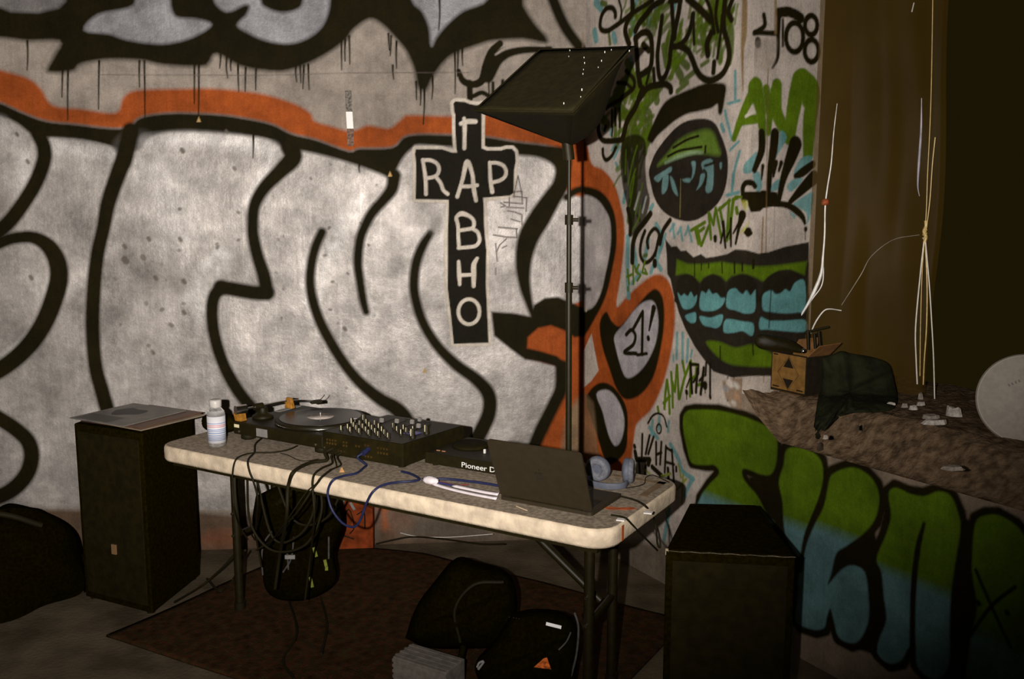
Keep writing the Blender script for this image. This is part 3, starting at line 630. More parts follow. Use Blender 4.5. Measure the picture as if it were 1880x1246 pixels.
B.stroke(R8([(760 + 30 * math.cos(q * PI / 6), 1155 + 60 * math.sin(q * PI / 6)) for q in range(13)]), 4, BLK, soft=.8)
for p, w in (([(745, 70), (740, 240)], 4), ([(800, 80), (770, 220)], 4), ([(830, 90), (790, 220)], 4), ([(690, 205), (700, 262), (800, 262), (790, 300)], 7), ([(720, 290), (725, 370)], 4), ([(850, 130), (850, 300)], 4), ([(890, 130), (880, 300)], 4), ([(850, 225), (890, 210)], 4), ([(925, 160), (915, 360)], 4), ([(925, 170), (970, 200)], 4), ([(970, 190), (985, 430)], 4), ([(920, 280), (985, 300)], 4), ([(770, 310), (760, 440)], 4), ([(820, 320), (890, 385)], 7), ([(685, 160), (686, 166)], 6), ([(1003, 320), (1003, 350)], 4), ([(940, 330), (945, 430)], 5)):
    B.stroke(R9(p), w, BLK, soft=.8, smooth=False, wmul=1.5)
for p in ([(650, 300), (690, 335)], [(750, 330), (800, 370)], [(1055, 380), (1045, 600)], [(1080, 410), (1010, 490)], [(890, 390), (960, 370)], [(1020, 300), (1040, 400)], [(920, 640), (930, 680)]):
    B.stroke(R9(p), 4.5, (.22, .25, .03), soft=1.2, smooth=False)
B.stroke([(1072, -60), (1068, 1000)], 4, (.25, .18, .10), soft=2, alpha=.5, smooth=False)
B.stroke([(1070, 560), (1076, 570)], 5, (.5, .42, .3), soft=1)
# fallen plaster by the sill, grime at the foot
def BB(fn, *a, **k):
    getattr(B, fn)(*a, **k); getattr(B2, fn)(*a, **k)
B.poly([(1326, 700), (1345, 694), (1400, 690), (1430, 830), (1396, 778), (1360, 755), (1342, 745), (1330, 725)], (.27, .19, .13), soft=3, smooth=False)
for x, y, r, c in ((1338, 702, 14, (.55, .50, .45)), (1350, 706, 10, (.5, .47, .42)), (1352, 728, 12, (.36, .22, .13)), (1345, 738, 8, (.5, .45, .4)), (1331, 712, 8, (.25, .26, .27))):
    B.stroke([(x, y), (x + 4, y + 3)], r, c, soft=3)
B.poly([(1060, 985), (1090, 985), (1140, 990), (1222, 996), (1420, 1100), (1420, 1400), (1060, 1200)], (.18, .145, .11), soft=9, smooth=False)
# the big green and teal letters
LT = [L8([(170, 150), (185, 125), (220, 118), (320, 122), (430, 150), (520, 190), (560, 230), (560, 330), (540, 385), (500, 390), (430, 365), (415, 380), (430, 420), (480, 480), (520, 560), (530, 600), (225, 600), (240, 490), (280, 430), (320, 385), (300, 350), (260, 350), (205, 340), (185, 280), (170, 200)]),
      L8([(600, 290), (640, 275), (700, 290), (745, 330), (755, 400), (735, 500), (700, 590), (680, 650), (660, 735), (620, 690), (600, 650), (590, 590), (585, 500), (570, 420), (590, 350)]),
      L8([(780, 420), (800, 385), (870, 360), (930, 380), (975, 430), (990, 500), (970, 580), (920, 640), (850, 690), (810, 720), (790, 800), (775, 852), (830, 790), (880, 770), (930, 800), (945, 900), (945, 1000), (910, 1080), (870, 1095), (820, 1070), (800, 1000), (785, 950), (770, 990), (760, 1030), (720, 1040), (660, 1020), (640, 990), (650, 900), (655, 800), (680, 700), (720, 600), (760, 520)]),
      L8([(1030, 470), (1060, 445), (1120, 470), (1180, 480), (1240, 460), (1290, 480), (1320, 550), (1330, 620), (1310, 750), (1290, 900), (1285, 1050), (1285, 1170), (1250, 1240), (1200, 1240), (1150, 1190), (1140, 1100), (1110, 1120), (1080, 1170), (1030, 1180), (985, 1140), (990, 1080), (1020, 1000), (1010, 900), (1000, 800), (980, 740), (1020, 640), (1040, 560)]),
      L8([(1400, 580), (1440, 560), (1490, 560), (1560, 600), (1600, 650), (1650, 750), (1690, 900), (1690, 1300), (1380, 1300), (1370, 1100), (1400, 950), (1380, 800), (1385, 650)])]
for c in (B, B2):
    for i, p in enumerate(LT):
        c.poly(p, BLK, soft=2.6, grow=12 if i == 0 else 16, smooth=False)
    c.poly(L8([(560, 380), (600, 620), (660, 760), (650, 1000), (600, 900), (520, 560), (440, 400)]), BLK, soft=3, smooth=False)
    c.poly(L8([(760, 860), (810, 720), (970, 620), (1010, 800), (1020, 1000), (985, 1150), (900, 1120), (950, 1000), (930, 800), (860, 770)]), BLK, soft=3, smooth=False)
    c.poly(L8([(1330, 560), (1400, 600), (1390, 1300), (1270, 1260), (1300, 900)]), BLK, soft=3, smooth=False)
LZ = [float(onplane(x, y, WP, WN)[2]) for x, y in ((1290, 905), (1460, 962), (1530, 975), (1680, 1066), (1800, 1165))]                               # height where the green turns to teal
for c in (B, B2):
    for i, (p, z0) in enumerate(zip(LT, LZ)):
        zz = z0
        c.poly(p, (GRN, (.105, .215, .225)), soft=2.2, smooth=i != 9, fn=lambda V, zz=zz, c=c: np.clip((V + c.P0[2] - zz) / .045 + .5, 0, 1))
    c.stroke(L8([(760, 330), (768, 400), (745, 490), (705, 590), (680, 660), (660, 790)]), 9, BLK, soft=1.8)
    c.stroke(L8([(1178, 595, 7), (1152, 700, 12), (1135, 850, 12), (1130, 1000, 12), (1130, 1130, 12)]), 11, BLK, soft=1.8)
    c.stroke(L8([(1395, 790), (1460, 940), (1540, 1110)]), 7, BLK, soft=1.4)
    c.stroke(L8([(1560, 860), (1460, 940), (1370, 1065)]), 7, BLK, soft=1.4)
    for q in ((1405, 925), (1525, 965)):
        c.stroke(L8([q, (q[0] + 2, q[1] + 6)]), 10, BLK, soft=1.4)

def wall_mat(name, grain):
    m = bpy.data.materials.new(name)
    m.use_nodes = True
    nt = m.node_tree
    L = nt.links.new
    b = nt.nodes['Principled BSDF']
    at = nt.nodes.new('ShaderNodeVertexColor'); at.layer_name = 'paint'
    tc = nt.nodes.new('ShaderNodeTexCoord')
    def noise(sc, det, rough=.6, vec=None):
        n = nt.nodes.new('ShaderNodeTexNoise')
        n.inputs['Scale'].default_value = sc; n.inputs['Detail'].default_value = det; n.inputs['Roughness'].default_value = rough
        L(vec or tc.outputs['Object'], n.inputs['Vector'])
        return n.outputs['Fac']
    def rng(x, lo, hi, a=.3, c=.7):
        r = nt.nodes.new('ShaderNodeMapRange')
        r.inputs['From Min'].default_value = a; r.inputs['From Max'].default_value = c
        r.inputs['To Min'].default_value = lo; r.inputs['To Max'].default_value = hi
        L(x, r.inputs['Value'])
        return r.outputs['Result']
    def math_(op, x, y):
        q = nt.nodes.new('ShaderNodeMath'); q.operation = op
        for i, v in enumerate((x, y)):
            if isinstance(v, (int, float)):
                q.inputs[i].default_value = v
            else:
                L(v, q.inputs[i])
        return q.outputs[0]
    big = rng(noise(3.6, 5), .72, 1.24)
    mid = rng(noise(11, 7, .7), .74, 1.22)
    fine = rng(noise(150, 3, .8), 1 - grain, 1 + grain)
    mp = nt.nodes.new('ShaderNodeMapping'); mp.inputs['Scale'].default_value = (60, 60, 5)
    L(tc.outputs['Object'], mp.inputs['Vector'])
    streak = rng(noise(1.0, 3, .6, mp.outputs['Vector']), .93, 1.06)
    cloud = rng(noise(4.2, 7, .66), .60, 1.26, .34, .66)     # patchy roller coats in the silver
    sfac = math_('ADD', math_('MULTIPLY', at.outputs['Alpha'], math_('SUBTRACT', cloud, 1.)), 1.)
    f = math_('MULTIPLY', sfac, math_('MULTIPLY', math_('MULTIPLY', big, mid), math_('MULTIPLY', fine, streak)))
    mx = nt.nodes.new('ShaderNodeVectorMath'); mx.operation = 'SCALE'
    L(at.outputs['Color'], mx.inputs[0]); L(f, mx.inputs['Scale'])
    L(mx.outputs['Vector'], b.inputs['Base Color'])
    L(math_('MULTIPLY', at.outputs['Alpha'], .30), b.inputs['Metallic'])
    L(math_('SUBTRACT', .74, math_('MULTIPLY', at.outputs['Alpha'], rng(noise(9, 5), .16, .30))), b.inputs['Roughness'])
    b.inputs['Specular IOR Level'].default_value = .10
    bp = nt.nodes.new('ShaderNodeBump')
    bp.inputs['Strength'].default_value = .55; bp.inputs['Distance'].default_value = .006
    L(math_('ADD', noise(28, 6, .65), math_('MULTIPLY', noise(1.0, 3, .6, mp.outputs['Vector']), .22)), bp.inputs['Height'])
    L(bp.outputs['Normal'], b.inputs['Normal'])
    return m
M_WALL = wall_mat('painted plaster', .16)
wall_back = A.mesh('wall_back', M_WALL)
wall_right = B.mesh('wall_right', M_WALL)
wall_sill = B2.mesh('wall_below_window', M_WALL, zfun=lambda u: front_z(TJ + u))
wall_jamb = J.mesh('wall_reveal', M_WALL)
wall_sill.name = 'wall_right_lower'; wall_jamb.name = 'wall_window_reveal'
del A.U, A.V, B.U, B.V
# stone sill, broken towards the room
M_SILL = mat('broken masonry', (.215, .145, .088), .95, nz=.45, nscale=34, bump=.9, bscale=70, col2=(.085, .055, .032), spec=.1)
rs = np.random.RandomState(4)
ts = np.concatenate([np.linspace(TJ - .002, TJ + 1.25, 150), np.linspace(TJ + 1.3, TJ + 2.6, 24)])
ss = np.concatenate([np.linspace(0, .2, 26), np.linspace(.22, .85, 24)])
nf = rs.rand(40, 14)
def lump(t, s):
    x, y = (t - 1) * 14 % 38, s * 18 % 12
    i, j = int(x), int(y); a, b_ = x - i, y - j
    return (nf[i, j] * (1 - a) + nf[i + 1, j] * a) * (1 - b_) + (nf[i, j + 1] * (1 - a) + nf[i + 1, j + 1] * a) * b_
def sill_z(t, s):
    f0 = front_z(t)
    k = min(1, s / .17)
    k = k * k * (3 - 2 * k)
    h = f0 + (.905 - f0) * k
    if 0 < s:
        h += (lump(t, s) - .5) * .030 * min(1, s / .03) * (1 if s < .25 else .3)
        h += (lump(t * 3.1, s * 2.7) - .5) * .010 * min(1, s / .03)
    return h
sl = MB().grid([[wp(t, s, sill_z(t, s)) for s in ss] for t in ts]).build('window_sill', M_SILL)
tag(sl, kind='structure'); sl.name = 'trim_1'
# floor
M_FLOOR = mat('concrete floor', (.098, .076, .048), .95, nz=.35, nscale=5, bump=.35, bscale=60, spec=.15)
fl_o = MB().add([(-3.6, -1.5, 0), (4.2, -1.5, 0), (4.2, DW + .02, 0), (-3.9, DW + .02, 0)], [(0, 1, 2, 3)]).build('floor', M_FLOOR)
tag(fl_o, kind='structure')

# ================================================================== things
M_BLK = mat('black plastic', (.0115, .0084, .0008), .55, nz=.2, nscale=60, spec=.25)
M_BLK2 = mat('matt black', (.012, .0088, .0006), .85, nz=.25, nscale=30, bump=.2, spec=.12)
M_FAB = mat('black fabric', (.0100, .0073, .0004), 1., nz=.3, nscale=80, bump=.3, bscale=160, spec=0.)
M_BAG = mat('black nylon', (.0058, .0043, .0004), 1., nz=.3, nscale=80, bump=.3, bscale=120, spec=0.)
M_RUB = mat('rubber', (.0105, .0078, .0008), .7, nz=.1, nscale=50, spec=.2)
M_STEEL = mat('black steel tube', (.0115, .0084, .0008), .45, nz=.2, nscale=40, spec=.35)
M_CHR = mat('chrome', (.75, .74, .72), .18, 1., nz=.05, nscale=50)
M_GREY = mat('grey plastic', (.22, .21, .20), .6, nz=.1, nscale=60)
M_WHITE = mat('white plastic', (.75, .72, .70), .5, nz=.06, nscale=60)
M_YEL = mat('cream marking', (.75, .68, .42), .6, nz=.05, nscale=60)
M_GOLD = mat('brass', (.75, .52, .18), .3, 1., nz=.1, nscale=60)
M_BLUE = mat('blue cable sheath', (.013, .017, .062), .5, nz=.15, nscale=60)
RZ = -YAW

# ---------------- rug
M_RUG = bpy.data.materials.new('dark red rug'); M_RUG.use_nodes = True
nt = M_RUG.node_tree; L = nt.links.new
bs = nt.nodes['Principled BSDF']; bs.inputs['Roughness'].default_value = 1.; bs.inputs['Specular IOR Level'].default_value = .05
tc = nt.nodes.new('ShaderNodeTexCoord')
vo = nt.nodes.new('ShaderNodeTexVoronoi'); vo.inputs['Scale'].default_value = 26.; L(tc.outputs['Object'], vo.inputs['Vector'])
ns = nt.nodes.new('ShaderNodeTexNoise'); ns.inputs['Scale'].default_value = 34.; ns.inputs['Detail'].default_value = 5; L(tc.outputs['Object'], ns.inputs['Vector'])
ad = nt.nodes.new('ShaderNodeMath'); ad.operation = 'MULTIPLY_ADD'; L(vo.outputs['Distance'], ad.inputs[0]); ad.inputs[1].default_value = .5; L(ns.outputs['Fac'], ad.inputs[2])
rp = nt.nodes.new('ShaderNodeValToRGB')
for p_, c_ in ((.45, (.018, .012, .005)), (.58, (.040, .014, .006)), (.72, (.028, .023, .009)), (.84, (.060, .019, .008)), (.95, (.042, .035, .013))):
    e_ = rp.color_ramp.elements.new(p_); e_.color = (*c_, 1)
rp.color_ramp.elements[0].color = (.012, .008, .004, 1); rp.color_ramp.elements[-1].color = (.05, .02, .01, 1)
L(ad.outputs[0], rp.inputs['Fac']); L(rp.outputs['Color'], bs.inputs['Base Color'])
n2 = nt.nodes.new('ShaderNodeTexNoise'); n2.inputs['Scale'].default_value = 180.; L(tc.outputs['Object'], n2.inputs['Vector'])
bp_ = nt.nodes.new('ShaderNodeBump'); bp_.inputs['Strength'].default_value = .8; bp_.inputs['Distance'].default_value = .006; L(n2.outputs['Fac'], bp_.inputs['Height']); L(bp_.outputs['Normal'], bs.inputs['Normal'])
na, nb = 60, 60
rug_top = [[(a, b + .02 * math.sin(a * 3), .010 + .006 * math.sin(a * 7 + b * 3) * math.sin(b * 5)) for b in np.linspace(-.13, min(1.13, .98 + .28 * (a + .16)), nb)] for a in np.linspace(-.16, 1.66, na)]
rug = MB().grid(rug_top).build('rug', M_RUG, loc=TB(0, 0, 0), rot=(0, 0, RZ), solid=.008)
tag(rug, 'dark red patterned rug spread on the floor under the table', 'rug')

# ---------------- folding table
M_TOP = mat('worn cream table top', (.68, .565, .42), .6, nz=.2, nscale=24, bump=.15, bscale=120, spec=.25)
M_GRIME_SHADE = mat('grimy speckled top with shade', (.30, .245, .185), .85, nz=.3, nscale=70, bump=.2, bscale=200, spec=.2)  # speckled grime, darkened further to hold the shade of grazing light
tb = thing('folding_table', 'long folding table with a worn cream top and black tube legs', 'table', TB(0, 0, 0), RZ)
MB().prism(rrect(.008, TL - .008, .008, TW - .008, .069, 8), TZ - .02, TZ, True).build('tabletop', M_GRIME_SHADE, tb, bevel=.002)
ro, ri, zr = rrect(0, TL, 0, TW, .075, 8), rrect(.010, TL - .010, .010, TW - .010, .067, 8), rrect(.003, TL - .003, .003, TW - .003, .073, 8)
n_ = len(ro)
rings = [[(x, y, TZ - .0005) for x, y in ri], [(x, y, TZ - .003) for x, y in zr], [(x, y, TZ - .011) for x, y in ro], [(x, y, TZ - .047) for x, y in ro], [(x, y, TZ - .055) for x, y in zr], [(x, y, TZ - .055) for x, y in ri]]
eb = MB()
eb.add([p for r in rings for p in r], [(i * n_ + j, i * n_ + (j + 1) % n_, (i + 1) * n_ + (j + 1) % n_, (i + 1) * n_ + j) for i in range(5) for j in range(n_)], True)
eb.add(rings[5], [tuple(range(n_ - 1, -1, -1))])
eb.build('edge_moulding', M_TOP, tb)
fr = MB()
for y0, y1 in ((.035, .06), (TW - .06, TW - .035)):
    fr.box(.05, TL - .05, y0, y1, TZ - .078, TZ - .056)
for x0, x1 in ((.05, .075), (TL - .075, TL - .05)):
    fr.box(x0, x1, .06, TW - .06, TZ - .078, TZ - .056)
fr.build('under_frame', M_STEEL, tb)
legs = {'L': (.11, .09), 'R': (1.645, 1.62)}
for side, (xf, xr) in legs.items():
    pts = [(xf, .27, 0), (xr, .50, 0)]
    for (x, y, _) in pts:
        lg = MB().cyl((x, y, .028), (x, y, TZ - .07), .0165, n=14).build('leg', M_STEEL, tb)
        MB().cyl((0, 0, 0), (0, 0, .03), .021, n=14).build('foot_cap', M_RUB, lg, loc=(x, y, 0.024))
    for z in (.33, TZ - .085):
        MB().cyl((xf, .27, z), (xr, .50, z), .012, n=10).build('crossbar', M_STEEL, tb)
    for z in (.33, .42):
        MB().cyl((xf - .001, .252, z), (xf - .001, .248, z), .006, n=8).build('bolt', M_CHR, tb)
br = MB().cyl((1.634, .38, .36), (1.30, .38, .60), .013, n=10).build('brace', M_STEEL, tb)
MB().cyl((1.30, .38, .60), (1.15, .38, TZ - .07), .013, n=10).build('brace', M_STEEL, tb)
MB().box(1.27, 1.29, .345, .37, .575, .66).build('brace_catch', M_STEEL, tb)
MB().cyl((.10, .38, .36), (.42, .38, .58), .013, n=10).build('brace', M_STEEL, tb)
MB().cyl((.42, .38, .58), (.60, .38, TZ - .07), .013, n=10).build('brace', M_STEEL, tb)
M_OST = mat('orange paint stain', (.42, .10, .03), .7, nz=.3, nscale=60)
MB().prism([(1.725, .185), (1.75, .178), (1.80, .205), (1.815, .225), (1.800, .235), (1.765, .21), (1.74, .205)], TZ + .0002, TZ + .001).build('paint_smear', M_OST, tb)
MB().box(TL - .0005, TL + .001, .085, .10, TZ - .05, TZ - .006).build('paint_smear', M_OST, tb)
M_TAPE = mat('brown packing tape', (.20, .14, .075), .4, nz=.2, nscale=40)
tpb = MB().box(TL - .215, TL - .035, TW - .075, TW - .05, TZ, TZ + .0008)
tpb.box(TL - .06, TL - .035, TW - .22, TW - .05, TZ, TZ + .0008).build('tape_strip', M_TAPE, tb)

# ---------------- turntable: its rear faces the room
tt = thing('turntable', 'black turntable with a record on its platter and a chrome tonearm', 'turntable', TB(.415, .375, TZ), RZ)
bod = MB().box(-.225, .225, -.175, .175, .022, .070).build('plinth', M_BLK, tt, bevel=.008)
for x in (-.185, .185):
    for y in (-.135, .135):
        MB().lathe([(.020, 0), (.028, .004), (.028, .016), (.024, .024)], 20, (x, y, 0)).build('foot', M_RUB, tt)
pc = (.055, 0, 0)
pl = MB().lathe([(.150, .070), (.166, .071), (.166, .083), (.163, .085), (.02, .085)], 64, pc).build('platter', M_BLK, tt)
MB().lathe([(.1655, .074), (.1672, .0745), (.1672, .077), (.1655, .0775)], 64, pc).build('platter_rim', M_CHR, pl)
MB().cyl((pc[0], 0, .085), (pc[0], 0, .103), .0035, n=10).build('spindle', M_CHR, tt)
MB().lathe([(.028, .068), (.040, .071), (.040, .080), (.030, .086), (.018, .092), (.018, .112)], 28, (-.168, -.075, 0)).build('tonearm_base', M_BLK, tt)
ta = MB().tube(spline([(-.185, -.165, .118), (-.168, -.075, .118), (-.150, .02, .119), (-.125, .09, .112), (-.10, .125, .105)], 8), .0045, 10).build('tonearm', M_CHR, tt)
MB().cyl((-.195, -.185, .118), (-.180, -.145, .118), .017, n=20).build('counterweight', M_CHR, ta)
MB().cyl((-.176, -.11, .118), (-.168, -.075, .118), .013, n=16).build('pivot', M_BLK, ta)
hs = MB().box(-.012, .012, -.022, .022, -.006, .006).build('headshell', M_BLK, ta, loc=(-.092, .137, .103), rot=(0, 0, -.5), bevel=.002)
MB().tube(spline([(-.004, .02, .006), (-.006, .032, .016), (-.002, .036, .024)], 4), .0015, 6).build('finger_lift', M_BLK, hs)
M_AMB = mat('amber plastic', (.34, .15, .02), .5, nz=.25, nscale=80)
MB().hexa([(-.222, -.165, .0705), (-.190, -.165, .0705), (-.190, -.135, .0705), (-.222, -.135, .0705)], [(-.232, -.165, .102), (-.192, -.168, .102), (-.192, -.138, .102), (-.232, -.138, .102)]).build('hinge_block', M_AMB, tt, bevel=.002)
MB().hexa([(-.16, .03, .09), (-.12, .03, .09), (-.12, .05, .09), (-.16, .05, .09)], [(-.155, .034, .132), (-.128, .034, .132), (-.128, .046, .132), (-.155, .046, .132)]).build('arm_lifter', M_AMB, tt, bevel=.003)
MB().box(-.100, -.045, -.1765, -.1745, .030, .060).build('maker_plate', M_GREY, tt)
MB().box(-.215, -.190, -.1765, -.1745, .050, .062).build('rear_socket', M_YEL, tt)
MB().cyl((-.19, -.177, .036), (-.19, -.174, .036), .004, n=10).build('screw', M_CHR, tt)
MB().cyl((.19, -.177, .036), (.19, -.174, .036), .004, n=10).build('screw', M_CHR, tt)
MB().box(-.212, -.186, .03, .15, .0702, .073).build('pitch_slider', M_GREY, tt)
MB().cyl((.205, .02, .070), (.205, .02, .092), .008, n=16).build('strobe_light', M_CHR, tt)
MB().cyl((.190, -.02, .0702), (.190, -.02, .080), .007, n=14).build('power_light', mat('red light', (.4, .05, .03), .4, emit=(1, .12, .05, .25)), tt)
rec = thing('vinyl_record', 'black vinyl record with a pale centre label on the turntable platter', 'record', TB(.470, .375, TZ + .0855), RZ)
M_VIN = mat('vinyl', (.009, .007, .003), .3, nz=.15, nscale=20, spec=.3)
prof = [(.0045, 0), (.150, 0), (.1515, .0008), (.150, .002)]
for i in range(24):
    r = .148 - i * .004
    prof += [(r, .0021), (r - .002, .0017)]
prof += [(.050, .002), (.0045, .002)]
MB().lathe(prof, 72).build('disc', M_VIN, rec)
M_LAB = mat('pale record label', (.48, .42, .38), .7, nz=.25, nscale=60)
MB().lathe([(.0046, .0021), (.050, .0021), (.050, .0026), (.0046, .0026)], 40).build('label', M_LAB, rec)

# ---------------- mixer: rear panel with sockets faces the room
mx = thing('dj_mixer', 'black mixer with rows of knobs and faders, sockets facing the room', 'mixer', TB(.820, .375, TZ), RZ)
mw, md, mz0, mz1 = .176, .183, .012, .090
MB().hexa([(-mw, -md, mz0), (mw, -md, mz0), (mw, md, mz0), (-mw, md, mz0)], [(-mw, -md, mz1), (mw, -md, mz1), (mw, md, mz1 - .012), (-mw, md, mz1 - .012)]).build('body', M_BLK2, mx, bevel=.004)
for x in (-.14, .14):
    for y in (-.14, .14):
        MB().cyl((x, y, 0), (x, y, .014), .014, n=14).build('foot', M_RUB, mx)
def ztop(y):
    return mz1 - .006 - .006 * y / md
M_PAN = mat('dark grey panel', (.035, .030, .024), .6, nz=.15, nscale=50)
pan = MB().add([(-mw + .006, -md + .006, mz1 + .0008), (mw - .006, -md + .006, mz1 + .0008), (mw - .006, md - .006, mz1 - .0105), (-mw + .006, md - .006, mz1 - .0105)], [(0, 1, 2, 3)]).build('top_panel', M_PAN, mx, solid=.001)
kn = MB().lathe([(.0075, 0), (.0075, .004), (.0060, .006), (.0052, .020), (.0046, .021)], 14)
ko = kn.build('knob', M_BLK, mx)
kp = MB().box(-.0011, .0011, -.0062, -.0042, .006, .0215).build('pointer', M_YEL, ko)
kme, kpe = ko.data, kp.data
first = True
def put_knob(x, y, sc=1., m=None):
    global first
    if first:
        o, p = ko, kp
        first = False
    else:
        o = bpy.data.objects.new('knob', kme); COL.objects.link(o); o.parent = mx
        p = bpy.data.objects.new('pointer', kpe); COL.objects.link(p); p.parent = o
    o.location = (x, y, ztop(y) + .004); o.scale = (sc,) * 3
    o.rotation_euler = (0, 0, RND.uniform(-.5, .5))
for c in range(6):
    x = -.112 + c * .0415
    for r in range(5):
        if (c + r) % 7 != 6:
            put_knob(x, -.155 + r * .034)
put_knob(.155, -.10, 1.5); put_knob(.155, -.02, 1.5); put_knob(-.155, .02, 1.2); put_knob(-.155, -.05, 1.2)
for c in range(4):
    x = -.09 + c * .0555
    MB().box(x - .002, x + .002, .025, .115, ztop(.07) + .0035, ztop(.07) + .0055).build('fader_slot', M_BLK, mx)
    fd = MB().box(-.007, .007, -.005, .005, 0, .014).build('fader', M_GREY, mx, loc=(x, .04 + .018 * (c % 3), ztop(.05) + .006), bevel=.001)
    MB().box(-.007, .007, -.001, .001, .0141, .0146).build('fader_line', M_YEL, fd)
MB().box(-.06, .06, .135, .139, ztop(.137) + .004, ztop(.137) + .006).build('crossfader_slot', M_BLK, mx)
MB().box(-.006, .006, -.006, .006, 0, .014).build('crossfader', M_GREY, mx, loc=(.01, .137, ztop(.137) + .005), bevel=.001)
MB().box(.085, .135, -.060, -.020, ztop(-.04) + .0045, ztop(-.04) + .0062).build('display', mat('blue display', (.04, .04, .12), .2, emit=(.15, .13, .5, .12)), mx)
jc = MB().cyl((0, -.004, 0), (0, .002, 0), .0042, n=10)
je = None
for x0, n_, z in ((-.15, 4, .066), (-.15, 4, .054), (-.075, 2, .066), (-.075, 2, .054), (.075, 4, .066), (.075, 4, .050), (-.02, 2, .060), (.02, 2, .068), (-.10, 3, .032), (.02, 3, .030)):
    for i in range(n_):
        if je is None:
            o = jc.build('socket', M_GOLD, mx); je = o.data
        else:
            o = bpy.data.objects.new('socket', je); COL.objects.link(o); o.parent = mx
        o.location = (x0 + i * .0125, -md - .0008, z)
for x, z in ((-.165, .035), (-.13, .035), (-.03, .022)):
    MB().cyl((x, -md - .003, z), (x, -md, z), .0028, n=8).build('screw', M_CHR, mx)
MB().cyl((.03, -md - .03, .045), (.03, -md, .055), .009, n=14).build('plug', M_BLUE, mx)

# ---------------- controller half hidden by the laptop
ct = thing('dj_controller', 'low black controller with white maker lettering between mixer and laptop', 'controller', TB(1.185, .42, TZ), RZ)
MB().hexa([(-.17, -.135, .008), (.17, -.135, .008), (.17, .135, .008), (-.17, .135, .008)], [(-.17, -.132, .046), (.17, -.132, .046), (.17, .135, .040), (-.17, .135, .040)]).build('body', M_BLK, ct, bevel=.004)
for x in (-.14, .14):
    for y in (-.11, .11):
        MB().cyl((x, y, 0), (x, y, .010), .011, n=12).build('foot', M_RUB, ct)
MB().lathe([(.062, .042), (.064, .044), (.064, .050), (.058, .053), (.01, .053)], 36, (-.085, .02, 0)).build('jog_wheel', M_BLK2, ct)
for i in range(4):
    MB().box(-.003, .003, -.003, .003, .046, .060).build('fader', M_WHITE, ct, loc=(.015 + .022 * i, -.045 + .012 * (i % 2), 0))
for i in range(4):
    MB().box(-.011, .011, -.004, .004, .0455, .0478).build('pad', mat('red pad %d' % i, (.30, .07, .04), .5), ct, loc=(-.02 + .028 * i, .10, 0), bevel=.001)
for i in range(2):
    MB().box(-.007, .007, -.003, .003, .0455, .0475).build('button', mat('orange button %d' % i, (.6, .28, .12), .5), ct, loc=(-.14 + .022 * i, -.095, 0), bevel=.001)
def letters(txt, size, name, m, parent, loc, rot, ext=.0006, shear=0.):
    cu = bpy.data.curves.new(name, 'FONT')
    cu.body = txt; cu.size = size; cu.extrude = ext; cu.shear = shear
    cu.resolution_u = 3
    ob = bpy.data.objects.new(name, cu); COL.objects.link(ob)
    dg = bpy.context.evaluated_depsgraph_get()
    me = bpy.data.meshes.new_from_object(ob.evaluated_get(dg))
    bpy.data.objects.remove(ob)
    me.materials.append(m)
    o = bpy.data.objects.new(name, me); COL.objects.link(o)
    o.parent = parent; o.location = tuple(map(float, loc)); o.rotation_euler = rot
    return o
M_LOGO = mat('white lettering', (.85, .84, .82), .5, nz=.03, nscale=50)
letters('Pioneer Dj', .025, 'maker_lettering', M_LOGO, ct, (-.020, -.1352, .016), (PI / 2, 0, 0)).scale = (1.28, 1, 1)

# ---------------- laptop
M_ALU = mat('space grey aluminium', (.030, .0225, .011), .55, .1, nz=.08, nscale=40)
lp = thing('laptop', 'open dark grey laptop with its lid back turned to the room', 'laptop', TB(1.582, .095, TZ), RZ)
lw, ld = .152, .208
MB().prism(rrect(-lw, lw, 0, ld, .012), .002, .012, True).build('base', M_ALU, lp, bevel=.002)
MB().box(-lw + .022, lw - .022, .03, .115, .0121, .0128).build('keyboard', M_BLK, lp)
MB().box(-.055, .055, .13, .20, .0121, .0124).build('trackpad', M_GREY, lp)
lid = MB().prism(rrect(-lw, lw, 0, .203, .012), -.0055, 0, True).build('lid', M_ALU, lp, loc=(0, .004, .013), rot=(math.radians(90 + 22), 0, 0), bevel=.0015)
MB().box(-lw + .006, lw - .006, .008, .197, -.0062, -.0056).build('screen', mat('dark screen', (.012, .012, .012), .15, spec=.5), lid)
M_APL = mat('dark glossy emblem', (.020, .016, .010), .2, spec=.6)
apple = spline([(0, -.013), (.006, -.0155), (.012, -.010), (.0150, -.001), (.0105, .002), (.0105, .007), (.0135, .0105), (.008, .0135), (.0, .0115), (-.008, .0135), (-.014, .008), (-.0150, -.001), (-.011, -.011), (-.006, -.0155), (0, -.013)], 4)[:-1]
em = MB().prism([(p[0], p[1] + .100) for p in apple], .0001, .0006).prism([(p[0] + .001, p[1] + .118) for p in [(0, 0), (.004, .001), (.006, .006), (.002, .005)]], .0001, .0006)
em.build('emblem', M_APL, lid)
MB().cyl((-.12, .004, .012), (.12, .004, .012), .004, n=10).build('hinge', M_BLK, lp)

